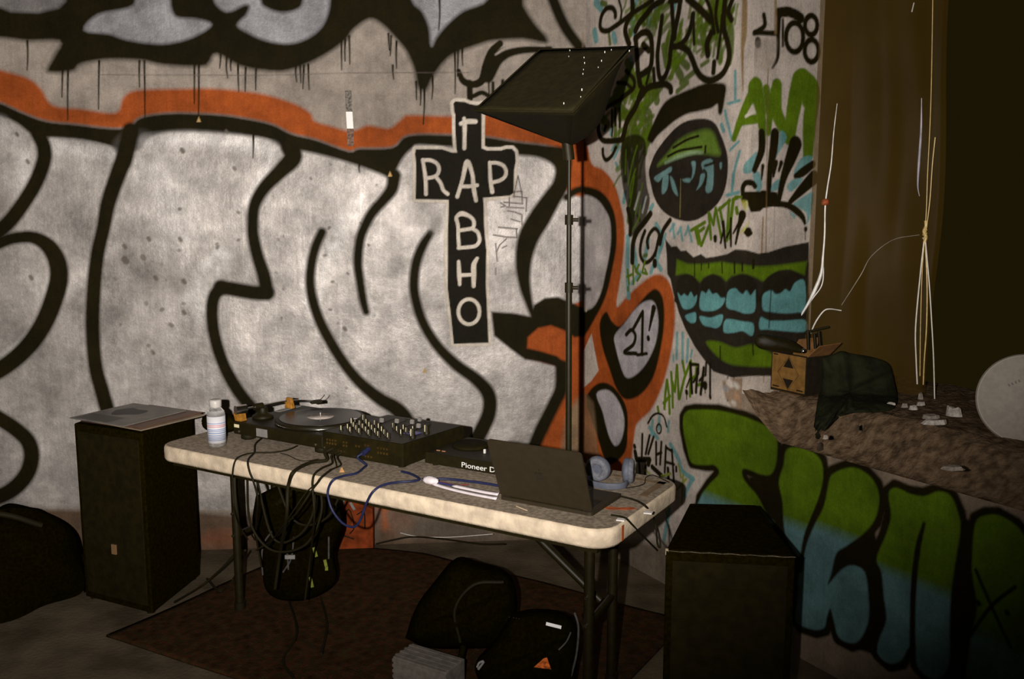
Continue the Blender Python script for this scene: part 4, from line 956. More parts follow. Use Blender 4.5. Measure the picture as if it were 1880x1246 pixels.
# ---------------- headphones lying behind the laptop
M_HPH = mat('blue grey plastic', (.095, .105, .14), .6, nz=.12, nscale=50)
M_PAD = mat('grey cushion', (.14, .145, .17), .85, nz=.2, nscale=90, bump=.3)
hpP = onz(1122, 884, TZ)
hp = thing('headphones', 'blue grey over-ear headphones lying on the table behind the laptop', 'headphones', hpP, RZ - .2)
def cup(nm, loc, rot):
    c = MB().lathe([(.016, -.012), (.034, -.010), (.040, -.004), (.041, .006), (.036, .012)], 32).build('ear_cup', M_HPH, hp, loc=loc, rot=rot)
    MB().lathe([(.014, .010), (.020, .022), (.032, .024), (.039, .018), (.039, .010)], 32).build('ear_cushion', M_PAD, c)
    MB().lathe([(.004, -.013), (.018, -.0135), (.024, -.0115)], 24).build('cup_plate', M_GREY, c)
    return c
cup('a', (-.035, -.02, .043), (PI / 2 + .15, 0, .25))
cup('b', (.048, .015, .043), (PI / 2, 0, 2.1))
band = spline([(-.035, -.012, .012), (-.05, -.055, .012), (-.02, -.085, .012), (.04, -.08, .012), (.075, -.04, .012), (.062, .005, .014)], 8)
hb = []
for p in band:
    hb.append([(p[0], p[1], p[2] - .0095), (p[0], p[1], p[2] + .0095)])
MB().grid(hb).build('headband', M_HPH, hp, solid=.006, bevel=.001)

# ---------------- small bottle
M_GLS = mat('clear glass', (.92, .92, .90), .05, trans=.9, spec=.5)
M_PALE = mat('pale cap', (.52, .50, .47), .4, nz=.08, nscale=40)
bt = thing('bottle', 'small clear bottle with a white and blue label standing at the table end', 'bottle', onz(399, 819, TZ), RZ)
MB().lathe([(.026, .001), (.031, .005), (.032, .012), (.032, .120), (.029, .133), (.021, .142), (.019, .147), (.019, .166), (.015, .1665)], 32).build('glass_body', M_GLS, bt)
MB().lathe([(.0205, .148), (.0215, .150), (.0215, .172), (.019, .1745), (.004, .1745)], 32).build('cap', M_PALE, bt)
M_LBL = bpy.data.materials.new('printed label'); M_LBL.use_nodes = True
nt = M_LBL.node_tree; bs = nt.nodes['Principled BSDF']; bs.inputs['Roughness'].default_value = .6
tc = nt.nodes.new('ShaderNodeTexCoord'); sx = nt.nodes.new('ShaderNodeSeparateXYZ'); nt.links.new(tc.outputs['Object'], sx.inputs[0])
rp = nt.nodes.new('ShaderNodeValToRGB'); rp.color_ramp.interpolation = 'CONSTANT'
mr = nt.nodes.new('ShaderNodeMapRange'); mr.inputs['From Min'].default_value = .018; mr.inputs['From Max'].default_value = .116
nt.links.new(sx.outputs['Z'], mr.inputs['Value']); nt.links.new(mr.outputs['Result'], rp.inputs['Fac'])
Wc, Bc, Rc = (.66, .66, .70), (.22, .30, .52), (.55, .25, .28)
rp.color_ramp.elements[0].color = (*Wc, 1); rp.color_ramp.elements[0].position = 0
rp.color_ramp.elements[1].color = (*Bc, 1); rp.color_ramp.elements[1].position = .10
for p_, c_ in ((.13, Wc), (.16, Bc), (.19, Wc), (.22, Bc), (.25, Wc), (.28, Bc), (.31, Wc), (.36, Bc), (.40, Wc), (.44, Bc), (.47, Wc), (.50, Bc), (.53, Wc), (.60, Rc), (.63, Wc), (.66, Rc), (.69, Wc), (.73, Bc), (.76, Wc)):
    e_ = rp.color_ramp.elements.new(p_); e_.color = (*c_, 1)
nt.links.new(rp.outputs['Color'], bs.inputs['Base Color'])
MB().lathe([(.0322, .018), (.0326, .018), (.0326, .116), (.0322, .116)], 32).build('label', M_LBL, bt)
MB().lathe([(.0285, .004), (.0295, .006), (.0295, .030), (.002, .030)], 24).build('liquid', mat('clear drink', (.55, .52, .45), .1, trans=.7), bt)

# ---------------- black pouch behind the bottle
pp = TB(.055, .26, TZ)
po = MB()
rows = []
for i in range(9):
    ph = -PI / 2 + PI * i / 8
    rows.append([(.085 * math.cos(ph) ** .7 * math.cos(q * PI / 10) * (1 + .06 * math.sin(3 * q)), .055 * math.cos(ph) ** .7 * math.sin(q * PI / 10), .036 + .036 * math.sin(ph)) for q in range(21)])
po.grid(rows).build('pouch', M_FAB, loc=pp, rot=(0, 0, RZ))
tag(bpy.data.objects['pouch'], 'soft black pouch lying between the record sleeves and the bottle', 'pouch')

# ---------------- speaker cabinets
def trap_cab(name, label, fl_, fr_, br_, bl_, h, worn=True):
    c = (fl_ + fr_ + br_ + bl_) / 4
    t = thing(name, label, 'speaker', (c[0], c[1], 0))
    q = [tuple(p[:2] - c[:2]) for p in (fl_, fr_, br_, bl_)]
    MB().hexa([(x, y, .012) for x, y in q], [(x, y, h) for x, y in q]).build('cabinet', M_FAB, t, bevel=.006)
    f0, f1 = np.array(q[0]), np.array(q[1])
    u = (f1 - f0) / np.linalg.norm(f1 - f0); nn = np.array([u[1], -u[0]])
    g0, g1 = f0 + u * .02 + nn * .004, f1 - u * .02 + nn * .004
    MB().hexa([(*g0, .04), (*g1, .04), (*(g1 - nn * .01), .04), (*(g0 - nn * .01), .04)], [(*g0, h - .03), (*g1, h - .03), (*(g1 - nn * .01), h - .03), (*(g0 - nn * .01), h - .03)]).build('grille', M_BLK2, t, bevel=.002)
    for x, y in q:
        MB().cyl((x * .85, y * .85, 0), (x * .85, y * .85, .014), .016, n=12).build('foot', M_RUB, t)
    if worn:
        pts = [(*(f0 + (f1 - f0) * k - nn * .0005), h - .0035 + .001 * math.sin(k * 40)) for k in np.linspace(0, 1, 30)]
        MB().tube([p + (.0007 + .0008 * RND.random(),) for p in pts], .001, 6).build('worn_edge', mat('chipped edge', (.13, .11, .08), .8, nz=.5, nscale=90), t)
        MB().hexa([(*(f0 + (-nn) * .004), h - .016), (*(f0 + u * .008), h - .016), (*(f0 + u * .008 - nn * .01), h - .016), (*(f0 - nn * .012), h - .016)], [(*(f0 + (-nn) * .004), h + .0006), (*(f0 + u * .008), h + .0006), (*(f0 + u * .008 - nn * .01), h + .0006), (*(f0 - nn * .012), h + .0006)]).build('chip', mat('bare wood chip', (.5, .4, .25), .9, nz=.2, nscale=60), t)
    return t
HS = .63
trap_cab('loudspeaker', 'black tapered floor speaker with a scuffed front edge by the green lettering', onz(1222, 1009, HS), onz(1461, 1021, HS), onz(1389, 926, HS), onz(1266, 923, HS), HS)
HL = .745
cl0 = np.array([-1.76, 3.60, 0]); 
trap_cab('loudspeaker', 'large black cabinet carrying the record sleeves at the table end', np.array([-1.765, 3.62, 0]), np.array([-1.425, 3.455, 0]), np.array([-1.365, 3.845, 0]), np.array([-1.70, 3.99, 0]), HL, worn=False)
# latch on the cabinet
lt = [o for o in bpy.data.objects if o.name.startswith('loudspeaker')][-1]
MB().box(-.012, .012, -.003, .003, -.02, .02).build('badge', mat('dull brass badge', (.22, .13, .06), .6), lt, loc=(-.03, -.199, .25), rot=(0, 0, -.45))

# ---------------- record sleeves
sl_specs = [((.02, .02), .10, (.055, .03, .022), 'dark record sleeve with a reddish edge lowest on the black cabinet', .0),
            ((.075, -.025), .0, (.26, .20, .14), 'record sleeve with a pale edge slid out towards the bottle', .0055),
            ((.055, -.01), .05, (.12, .06, .035), 'brownish record sleeve second from the top of the pile', .0105),
            ((-.015, .0), .06, (.17, .155, .14), 'grey record sleeve with a dark printed shape on top of the pile', .0155)]
sc0 = np.array([-1.56, 3.70, 0])
for i, ((dx, dy), rz, colr, lab, z) in enumerate(sl_specs):
    s_ = thing('record_sleeve', lab, 'record sleeve', (sc0[0] + dx, sc0[1] + dy, HL + .001 + z), RZ + rz, 'record sleeves on the black cabinet')
    cm = mat('sleeve card %d' % i, colr, .45, nz=.2, nscale=14)
    MB().box(-.157, .157, -.157, .157, 0, .0042).build('cover', cm, s_, bevel=.0006)
    MB().box(-.1572, -.155, -.150, .150, .0008, .0034).build('spine', mat('sleeve spine %d' % i, tuple(min(1, c * 1.8) for c in colr), .6), s_)
    if i == 3:
        MB().prism([(-.03 + .075 * math.cos(q * PI / 10), .03 + .06 * math.sin(q * PI / 10) * (1 + .25 * math.sin(q))) for q in range(20)], .00425, .0045).build('printed_shape', mat('dark print', (.03, .026, .022), .5), s_)
        MB().box(-.14, .05, -.145, -.06, .00425, .0045).build('printed_panel', mat('shaded print', (.09, .08, .07), .5), s_)

# ---------------- dark heap of bags at the left
hb_ = MB()
rows = []
hc = onz(60, 1095, 0)
for i in range(15):
    ph = PI / 2 * i / 14
    row = []
    for q in range(33):
        th_ = 2 * PI * q / 32
        k = 1 + .12 * math.sin(3 * th_ + i * .3) + .08 * math.sin(5 * th_ + 1 + i * .7)
        row.append((.29 * k * math.cos(ph) ** .6 * math.cos(th_) + .03 * i / 14, .26 * k * math.cos(ph) ** .6 * math.sin(th_), .36 * math.sin(ph) * (1 + .05 * math.sin(4 * th_))))
    rows.append(row)
hp_ = hb_.grid(rows).build('holdall', M_BAG, loc=(-2.11, 3.66, 0.), sub=1)
hp_.name = 'soft_bag'
tag(hp_, 'slumped black soft bag on the floor beside the left cabinet', 'bag')
MB().tube(spline([(-.2, -.1, .33), (-.08, -.14, .40), (.08, -.12, .39), (.19, -.05, .32)], 8), .012, 8).build('handle', M_RUB, hp_)

# ---------------- softbox lamp on its stand, standing on the table
p0 = TB(1.445, .515, TZ)
YP = p0[1] - .02
top_ = aty(1045, 276, YP)
sb = thing('softbox_lamp', 'black softbox on a thin black stand behind the laptop, tilted up', 'lamp', p0)
def rel(P):
    return tuple(np.array(P) - p0)
base = MB().lathe([(.060, 0), (.062, .004), (.058, .010), (.020, .016), (.012, .028)], 28).build('stand_base', M_STEEL, sb)
mid1 = p0 + (top_ - p0) * .58
mid2 = p0 + (top_ - p0) * .79
MB().cyl((0, 0, .01), rel(mid1), .0105, n=12).build('pole', M_STEEL, sb)
MB().cyl(rel(mid1), rel(mid2), .0082, n=12).build('pole', M_STEEL, sb)
MB().cyl(rel(mid2), rel(top_), .0060, n=12).build('pole', M_STEEL, sb)
for m_ in (mid1, mid2):
    cl = MB().cyl((0, 0, -.016), (0, 0, .016), .0135, n=14).build('collar', M_BLK, sb, loc=rel(m_))
    MB().cyl((.012, -.004, 0), (.030, -.006, 0), .006, n=10).build('clamp_knob', M_BLK, cl)
MB().cyl(rel(top_ + np.array((0, 0, -.03))), rel(top_ + np.array((-.008, -.005, .035))), .018, n=16).build('lamp_socket', M_BLK, sb)
YL = YP - .117
cL, cB, cT_, cR = aty(871, 203, YL), aty(1052, 206, YL - .242), aty(992, 91, YL + .281), aty(1158, 87, YL + .039)
ap = aty(1046, 268, YP)
M_SBX = mat('softbox cloth', (.0105, .0078, .0008), .8, nz=.15, nscale=60, bump=.1, spec=.15)
M_SBF = mat('dusty grey front cloth', (.024, .020, .007), .85, nz=.15, nscale=40, bump=.1, spec=.1)
def panel(P, Q, R_, name, m, bulge=.012):
    n_ = 10
    P, Q, R_ = map(np.array, (P, Q, R_))
    nn = np.cross(Q - P, R_ - P); nn /= np.linalg.norm(nn)
    if nn @ ((P + Q + R_) / 3 - (cL + cR + ap) / 3) < 0:
        nn = -nn
    g = []
    for i in range(n_ + 1):
        t = i / n_
        a_, b_ = P + (R_ - P) * t, Q + (R_ - Q) * t
        g.append([rel(a_ + (b_ - a_) * j / n_ + nn * bulge * math.sin(PI * t) * math.sin(PI * j / n_) - nn * .0) for j in range(n_ + 1)])
    return MB().grid(g).build(name, m, sb, solid=.0025)
apq = [ap + (c - ap) * .06 for c in (cL, cB, cR, cT_)]
for a_, b_ in ((cL, cB), (cB, cR), (cR, cT_), (cT_, cL)):
    panel(a_, b_, ap, 'side_panel', M_SBX, .05 if a_ is cB else -.006)
fn_ = np.cross(cB - cL, cT_ - cL); fn_ /= np.linalg.norm(fn_)
gg = [[rel(cL + (cB - cL) * i / 12 + (cT_ - cL) * j / 12 - fn_ * 0 + np.array((0, 0, -.012)) * math.sin(PI * i / 12) * math.sin(PI * j / 12)) for j in range(13)] for i in range(13)]
front = MB().grid(gg).build('front_cover', M_SBF, sb, solid=.002)
MB().tube([rel(p) for p in (cL, cB, cR, cT_, cL)], .004, 6).build('rim_seam', M_SBX, sb)
gl = []
for (xx, yy) in ((1046, 93), (1044, 104), (1072, 106), (1073, 116), (1071, 128), (1070, 136), (1068, 165), (1066, 178), (1110, 96), (1122, 92), (1104, 112), (1098, 124), (1155, 94), (1035, 190)):
    k = onplane(xx, yy, cL + fn_ * 0.0, fn_)
    gl.append(k)
gm = MB()
for k in gl:
    q = np.array(rel(k)) + np.array((0, -.004, .0))
    w_ = .0006 + .0006 * RND.random(); gm.box(q[0] - w_, q[0] + w_, q[1] - .002, q[1] + .002, q[2] - 2.6 * w_, q[2] + 2.6 * w_)
gm.build('glitter_specks', mat('specks', (.7, .68, .6), .4), sb)
bpy.data.objects['glitter_specks']['kind'] = 'stuff'

# ================================================================== window: film, strings and what lies on the sill
def film_st(t):                                              # the sheet sags outwards from the reveal
    return float(np.interp(t, [1.06, 1.15, 1.40, 3.2], [DEEP - .012, .42, .60, .62]))
def film_pt(px, py, off=0.):
    r = ray(px, py)
    lo, hi = .5, 6.
    def g(k):
        P = EYE + r * k; q = P - WP
        return q @ WN + off - film_st(q @ WD)
    for _ in range(50):
        m_ = (lo + hi) / 2
        if g(m_) > 0: hi = m_
        else: lo = m_
    return EYE + r * lo
M_FILM = bpy.data.materials.new('dusty plastic film'); M_FILM.use_nodes = True
nt = M_FILM.node_tree; L = nt.links.new
for n_ in list(nt.nodes): nt.nodes.remove(n_)
out = nt.nodes.new('ShaderNodeOutputMaterial'); mix = nt.nodes.new('ShaderNodeMixShader'); tr = nt.nodes.new('ShaderNodeBsdfTransparent')
pb = nt.nodes.new('ShaderNodeBsdfPrincipled'); pb.inputs['Base Color'].default_value = (.19, .105, .012, 1); pb.inputs['Roughness'].default_value = .45; pb.inputs['Specular IOR Level'].default_value = .15
tr.inputs[0].default_value = (.75, .72, .66, 1)
tc = nt.nodes.new('ShaderNodeTexCoord'); nz_ = nt.nodes.new('ShaderNodeTexNoise'); nz_.inputs['Scale'].default_value = 3.5; nz_.inputs['Detail'].default_value = 6; L(tc.outputs['Object'], nz_.inputs['Vector'])
mr = nt.nodes.new('ShaderNodeMapRange'); mr.inputs['To Min'].default_value = .10; mr.inputs['To Max'].default_value = .30; L(nz_.outputs['Fac'], mr.inputs['Value'])
L(mr.outputs['Result'], mix.inputs[0]); L(tr.outputs[0], mix.inputs[1]); L(pb.outputs[0], mix.inputs[2]); L(mix.outputs[0], out.inputs[0])
g = []
t_end = float((film_pt(1722, 430) - WP) @ WD)
for t in np.linspace(1.065, t_end, 90):
    row = []
    for z in np.linspace(.80, WTOP, 70):
        s_ = film_st(t) + .010 * math.sin(t * 23 + 2.2 * math.sin(z * 2.1)) * min(1, (t - 1.06) * 6) + .003 * math.sin(t * 61 + z * 4) * min(1, (t - 1.06) * 6) + .02 * math.sin(z * 5 + t * 4) * min(1, (t - 1.06) * 3)
        row.append(wp(t, s_, z))
    g.append(row)
fs = thing('plastic_sheet', 'cloudy plastic sheet hung across the dark window opening', 'plastic sheet', wp(1.065, DEEP, .80))
f0 = wp(1.065, DEEP, .80)
MB().grid([[tuple(p - f0) for p in r] for r in g]).build('film', M_FILM, fs)
M_FOLD = mat('plastic fold highlight', (.72, .69, .66), .3, nz=.25, nscale=25, spec=.6)
M_FOLDD = mat('dull plastic fold', (.30, .26, .22), .4, nz=.3, nscale=25, spec=.5)
def fold(pts, m, name='gathered_fold_and_highlight', off=.02):  # pale tubes along the film's folds hold the flash highlight in their colour
    P = []
    for x, y, w in spline(pts, 6):
        q = film_pt(x, y, off)
        P.append((*(q - f0), max(.0008, w * .5 * dep(q) / FPX)))
    return MB().tube(P, .002, 8).build(name, m, fs)
fold([(1537, 190, 1.2), (1531, 240, 2), (1526, 300, 2.4), (1519, 345, 3), (1515, 380, 3), (1514, 430, 3.2), (1511, 470, 4), (1508, 500, 6), (1497, 530, 7), (1482, 560, 5), (1467, 584, 3)], M_FOLD)
fold([(1510, 470, 1.5), (1512, 500, 2.2), (1508, 525, 2.4), (1492, 548, 2), (1474, 575, 1.5)], M_FOLD)
fold([(1488, 612, 2), (1498, 590, 3), (1512, 571, 2.6), (1524, 567, 2.4), (1545, 570, 1.8)], M_FOLD)
fold([(1545, 560, 1), (1580, 505, 1.6), (1600, 470, 1), (1640, 440, .9), (1688, 431, .9)], M_FOLDD)
fold([(1692, 180, 1.5), (1691, 240, 4), (1687, 300, 5), (1685, 340, 3), (1688, 360, 1.2)], mat('lilac fold highlight', (.46, .42, .50), .35, nz=.25, nscale=25, spec=.5))
fold([(1678, 5, 2), (1674, 22, 2.6)], M_FOLD)
cp = film_pt(1515, 371, .03) - f0
ck = MB().lathe([(.003, -.012), (.013, -.010), (.015, 0), (.012, .010), (.004, .013)], 10).build('clip', mat('rust red clip', (.32, .07, .02), .6, nz=.3, nscale=60), fs, loc=cp)
MB().box(-.016, .016, -.004, .004, -.003, .003).build('clip_lever', mat('dark clip lever', (.12, .03, .012), .6), ck, rot=(0, .5, 0))

# strings hung in the window
M_STR = mat('glossy amber string', (.72, .52, .20), .3, nz=.15, nscale=60, spec=.6)
M_STW = mat('pale string', (.85, .80, .72), .3, nz=.1, nscale=60, spec=.6)
kn_ = film_pt(1698, 430, .05)
st_specs = [([(1698, 430), (1690, 500), (1681, 600), (1682, 660), (1684, 705)], M_STW, 'palest string at the left of the knotted string bundle in the window', 2.8),
            ([(1698, 430), (1693, 500), (1690, 600), (1689, 690)], M_STR, 'thin amber string second from the left under the knot', 1.8),
            ([(1698, 430), (1702, 520), (1701, 600), (1697, 660), (1695, 706)], M_STR, 'amber string third from the left under the knot', 2.6),
            ([(1698, 430), (1706, 520), (1711, 600), (1714, 660), (1716, 735)], M_STW, 'pale string at the right of the knotted string bundle in the window', 2.4),
            ([(1698, 430), (1701, 380), (1703, 320), (1707, 240), (1710, 150), (1713, -30)], M_STR, 'long amber string rising from the knot to the top of the window', 1.8),
            ([(1699, 432), (1707, 370), (1712, 300), (1717, 252)], M_STR, 'short amber string sticking up beside the long one', 2.2)]
for pts, m_, lab, w in st_specs:
    P = [film_pt(x, y, .05) for x, y in spline(pts, 6)]
    o = MB().tube(P, w * .5 * dep(kn_) / FPX, 8).build('string', m_)
    tag(o, lab, 'string', 'strings hung in the window')
kq = thing('string_knot', 'twisted amber knot binding the strings in the window', 'knot', kn_)
MB().tube(spline([(.0, 0, -.03), (.004, -.002, -.01), (-.004, 0, .01), (.002, 0, .03), (0, 0, .05)], 5), .006, 8).build('twist', M_STR, kq)
MB().tube([(.007 * math.cos(q), .007 * math.sin(q), -.02 + q * .002) for q in np.linspace(0, 18, 60)], .0022, 6).build('binding', M_STR, kq)

# cardboard box with a printed diamond
M_CARD = mat('brown cardboard', (.20, .105, .028), .85, nz=.2, nscale=40, spec=.1)
M_CARDI = mat('cardboard flap', (.20, .095, .035), .85, nz=.2, nscale=40, spec=.1)
M_PRNT = mat('black print', (.016, .012, .007), .8, nz=.2, nscale=40, spec=.1)
zb = .912
bL, bR, bB = onz(1414, 714, zb), onz(1479, 729, zb), onz(1506, 719, zb)
ub = bR - bL; wb_ = np.linalg.norm(ub); ang = math.atan2(ub[1], ub[0]); db = .115; hb2 = .150
cb = thing('cardboard_box', 'small open cardboard box printed with a black diamond, on the window sill', 'box', bL, ang)
MB().box(0, wb_, 0, db, 0, .004).build('bottom', M_CARD, cb)
fw = MB().box(0, wb_, 0, .003, 0, hb2).build('front_panel', M_PRNT, cb)
MB().box(wb_ - .003, wb_, .003, db, 0, hb2).build('side_panel', M_PRNT, cb)
MB().box(0, .003, .003, db, 0, hb2).build('side_panel', M_PRNT, cb)
MB().box(.003, wb_ - .003, db - .003, db, 0, hb2).build('rear_panel', M_CARD, cb)
fc = MB().box(.006, wb_ - .006, -.0008, 0, .010, hb2 - .004).build('printed_face', M_CARD, fw)
cx_, cz_ = wb_ / 2, hb2 / 2
for sgn in (1, -1):
    q = [(cx_ - .026, cz_ + sgn * .022), (cx_ + .026, cz_ + sgn * .022), (cx_, cz_ + sgn * .060)]
    MB().hexa([(x, -.0014, z) for x, z in q], [(x, -.0009, z) for x, z in q]).build('printed_triangle', M_PRNT, fw)
dm = [(cx_ - .052, cz_), (cx_, cz_ + .064), (cx_ + .052, cz_), (cx_, cz_ - .064), (cx_ - .052, cz_)]
MB().tube([(x, -.0011, z) for x, z in dm], .0009, 4).build('printed_outline', M_PRNT, fw)
for x0, x1, z in ((.012, .035, hb2 - .012), (.012, .045, .016), (wb_ - .045, wb_ - .014, .016)):
    MB().box(x0, x1, -.0013, -.0009, z, z + .005).build('printed_line', M_PRNT, fw)
MB().add([(0, db, hb2), (wb_ * .62, db, hb2), (wb_ * .60, db + .02, hb2 + .055), (wb_ * .05, db + .02, hb2 + .035)], [(0, 1, 2, 3)]).build('flap', M_CARDI, cb, solid=.003)
MB().add([(wb_, .0, hb2), (wb_, db, hb2), (wb_ + .05, db, hb2 + .05), (wb_ + .045, .01, hb2 + .045)], [(0, 1, 2, 3)]).build('flap', M_CARDI, cb, solid=.003)
# dark rounded item and bracket on the box
def blob(outline, Y0, bulge, back, name, m, sy=0., parent=None, n=28, rough=.0, seed=1, p=2., loc_y=None):
    """soft solid whose silhouette follows the outline; Y0 is its distance (sy tilts it with height in pixels)"""
    rr = np.random.RandomState(seed)
    O = np.array([q[:2] for q in spline(list(outline) + [outline[0]], 6)[:-1]])
    c = O.mean(0)
    Yf = (lambda x, y: Y0 + sy * (y - c[1])) if not callable(Y0) else Y0
    rings = 9
    F, Bk = [], []
    for k in range(rings):
        u = math.sin(PI / 2 * k / (rings - 1))
        e = math.sqrt(max(0, 1 - u ** p))
        fr_, bk_ = [], []
        for (x, y) in O:
            X, Yy = c[0] + (x - c[0]) * u, c[1] + (y - c[1]) * u
            nz2 = 1 + rough * math.sin(X * .13 + Yy * .09) * math.cos(Yy * .11 - X * .05)
            fr_.append(aty(X, Yy, Yf(X, Yy) - bulge * e * nz2))
            bq = aty(X, Yy, Yf(X, Yy)); bk_.append(bq + np.array([0, back * e, 0]))
        F.append(fr_); Bk.append(bk_)
    n_ = len(O)
    mb = MB()
    rows = F[::1] + Bk[::-1][1:]
    base_ = sum(np.array(p) for r in rows for p in r) / (len(rows) * n_)
    zmin = min(p[2] for r in rows for p in r)
    o0 = np.array([base_[0], base_[1], zmin])
    V = [tuple(np.array(p) - o0) for r in rows for p in r]
    fcs = [(i * n_ + j, i * n_ + (j + 1) % n_, (i + 1) * n_ + (j + 1) % n_, (i + 1) * n_ + j) for i in range(len(rows) - 1) for j in range(n_)]
    mb.add(V, fcs, True)
    return mb, o0
bm_, o0 = blob([(1388, 618), (1400, 613), (1430, 618), (1458, 628), (1476, 641), (1474, 648), (1450, 646), (1420, 644), (1396, 640), (1386, 630)], 3.38, .03, .05, 'x', M_BLK)
it = thing('dark_oblong_item', 'dark rounded oblong item with a shiny tip lying across the cardboard box', 'item', o0)
bm_.build('body', M_BLK, it)
tp = aty(1475, 644, 3.36) - o0
MB().lathe([(.002, -.008), (.008, -.006), (.009, 0), (.007, .006), (.002, .008)], 14).build('tip', M_CHR, it, loc=tp, rot=(.4, 1.3, 0))
bp0 = aty(1482, 642, 3.42)
bk = thing('black_bracket', 'small black bracket standing up out of the cardboard box', 'bracket', bp0)
def brel(x, y, Y=3.42): return tuple(aty(x, y, Y) - bp0)
for q in ([(1484, 642), (1483, 606)], [(1497, 640), (1495, 612)], [(1506, 640), (1503, 608)]):
    MB().tube([brel(*p) for p in q], .0055, 6).build('upright', M_BLK, bk)
MB().tube([brel(1478, 611), brel(1490, 607), brel(1521, 600)], .005, 6).build('crossbar', M_BLK, bk)

# green cloth slumped over the sill
M_GCL = mat('dark green cloth', (.020, .023, .010), .95, nz=.35, nscale=14, bump=.8, bscale=30, spec=.1, col2=(.011, .012, .006))
def sillY(px, py):
    P0 = onz(px, py, .90)
    for _ in range(12):
        q = P0 - WP
        P0 = P0 * .5 + .5 * onz(px, py, sill_z(max(TJ, q @ WD), min(.84, max(0.001, q @ WN))))
    return P0[1]
mb_, o0 = blob([(1508, 655), (1530, 650), (1545, 644), (1560, 648), (1600, 655), (1632, 668), (1642, 700), (1648, 735), (1636, 752), (1600, 757), (1565, 758), (1538, 768), (1515, 790), (1503, 806), (1495, 795), (1500, 750), (1508, 700)], lambda x, y: min(3.37, sillY(x, y) - .045) if y > 715 else min(3.37, sillY(x, 715) - .045), .05, .07, 'x', M_GCL, rough=.5)
gc = mb_.build('green_cloth', M_GCL, loc=o0)
tag(gc, 'dark green crumpled cloth slumped over the window sill', 'cloth')

# white round dish at the right
dP = onz(1862, 812, .895)
dc = thing('round_dish', 'large white round disc leaning on the window sill', 'dish', dP)
cen = aty(1884, 733, dP[1] + .03)
rd = .5 * 168 * dep(cen) / FPX
axd = Vector((-.35, -.90, .20)).normalized()
qd = axd.to_track_quat('Z', 'Y').to_euler()
M_DSH = mat('off white plastic', (.40, .36, .31), .6, nz=.08, nscale=60)
dsk = MB().lathe([(.01, -.022), (rd * .8, -.022), (rd * .97, -.014), (rd, 0), (rd * .985, .006), (rd * .95, .008), (rd * .93, .006), (rd * .3, .012), (.005, .014)], 64).build('disc', M_DSH, dc, loc=cen - dP, rot=qd)
for k_ in range(4):
    MB().box(-.0022, .0022, -.004, .004, .0118, .0130).build('printed_mark', M_GREY, dsk, loc=(-.05 + .009 * k_, .04 + .005 * k_, 0), rot=(0, 0, .5))
MB().lathe([(rd * .935, .0055), (rd * .96, .0085), (rd * .985, .0065), (rd * .96, .0055)], 64).build('rim', mat('rim plastic', (.44, .40, .34), .5), dsk)

# rubble on the sill
M_RUB1 = mat('pale rubble', (.50, .46, .42), .95, nz=.3, nscale=60, bump=.5)
M_RUB2 = mat('grey rubble', (.30, .26, .22), .95, nz=.3, nscale=60, bump=.5)
def chunk(px, py, wpx, hpx, m_, lab, rot=0., flat=.5):
    P0 = onz(px, py, .90)
    # drop it onto the sill
    for _ in range(6):
        q = P0 - WP
        P0 = onz(px, py, sill_z(max(TJ, q @ WD), min(.84, max(0.001, q @ WN))) + .004)
    sc = dep(P0) / FPX
    rr = random.Random(int(px * 7 + py))
    w, h = wpx * sc, hpx * sc
    m8 = 7
    bot = [(w / 2 * math.cos(2 * PI * k / m8) * rr.uniform(.75, 1.1), w / 2 * flat * math.sin(2 * PI * k / m8) * rr.uniform(.75, 1.1), 0) for k in range(m8)]
    top = [(x * rr.uniform(.5, .9), y * rr.uniform(.5, .9), h * rr.uniform(.6, 1.)) for x, y, _ in bot]
    o = MB().hexa(bot, top).build('rubble_piece', m_, loc=P0, rot=(0, 0, rot), bevel=.002)
    tag(o, lab, 'rubble', 'rubble on the window sill')
chunk(1636, 745, 24, 8, M_RUB1, 'small white rubble flake nearest the green cloth')
chunk(1660, 748, 16, 9, M_RUB2, 'grey rubble crumb right of the white flake')
chunk(1676, 752, 20, 10, M_RUB1, 'pale rubble crumb under the leftmost string')
chunk(1690, 744, 26, 9, M_RUB1, 'white oblong rubble piece below the strings', .5)
chunk(1690, 733, 14, 14, M_RUB2, 'upright rubble bit close behind the white oblong piece')
chunk(1714, 778, 58, 10, M_RUB1, 'widest flat rubble slab at the front under the strings')
chunk(1708, 768, 40, 9, M_RUB2, 'grey slab of rubble just behind the widest slab')
chunk(1752, 764, 34, 20, M_RUB1, 'pale leaning rubble lump right of the strings', -.6)
chunk(1750, 862, 50, 9, M_RUB2, 'flat rubble slab low on the sill edge above the green letters')
chunk(1515, 806, 12, 9, M_RUB2, 'tiny stone at the foot of the green cloth')
chunk(1505, 826, 18, 16, mat('dark rubble', (.05, .035, .022), .95, nz=.3, nscale=60), 'dark pointed stone on the sill below the green cloth', .7)
chunk(1574, 789, 10, 12, mat('darker rubble', (.05, .035, .022), .95, nz=.3, nscale=60), 'dark stone on the bare sill right of the green cloth')

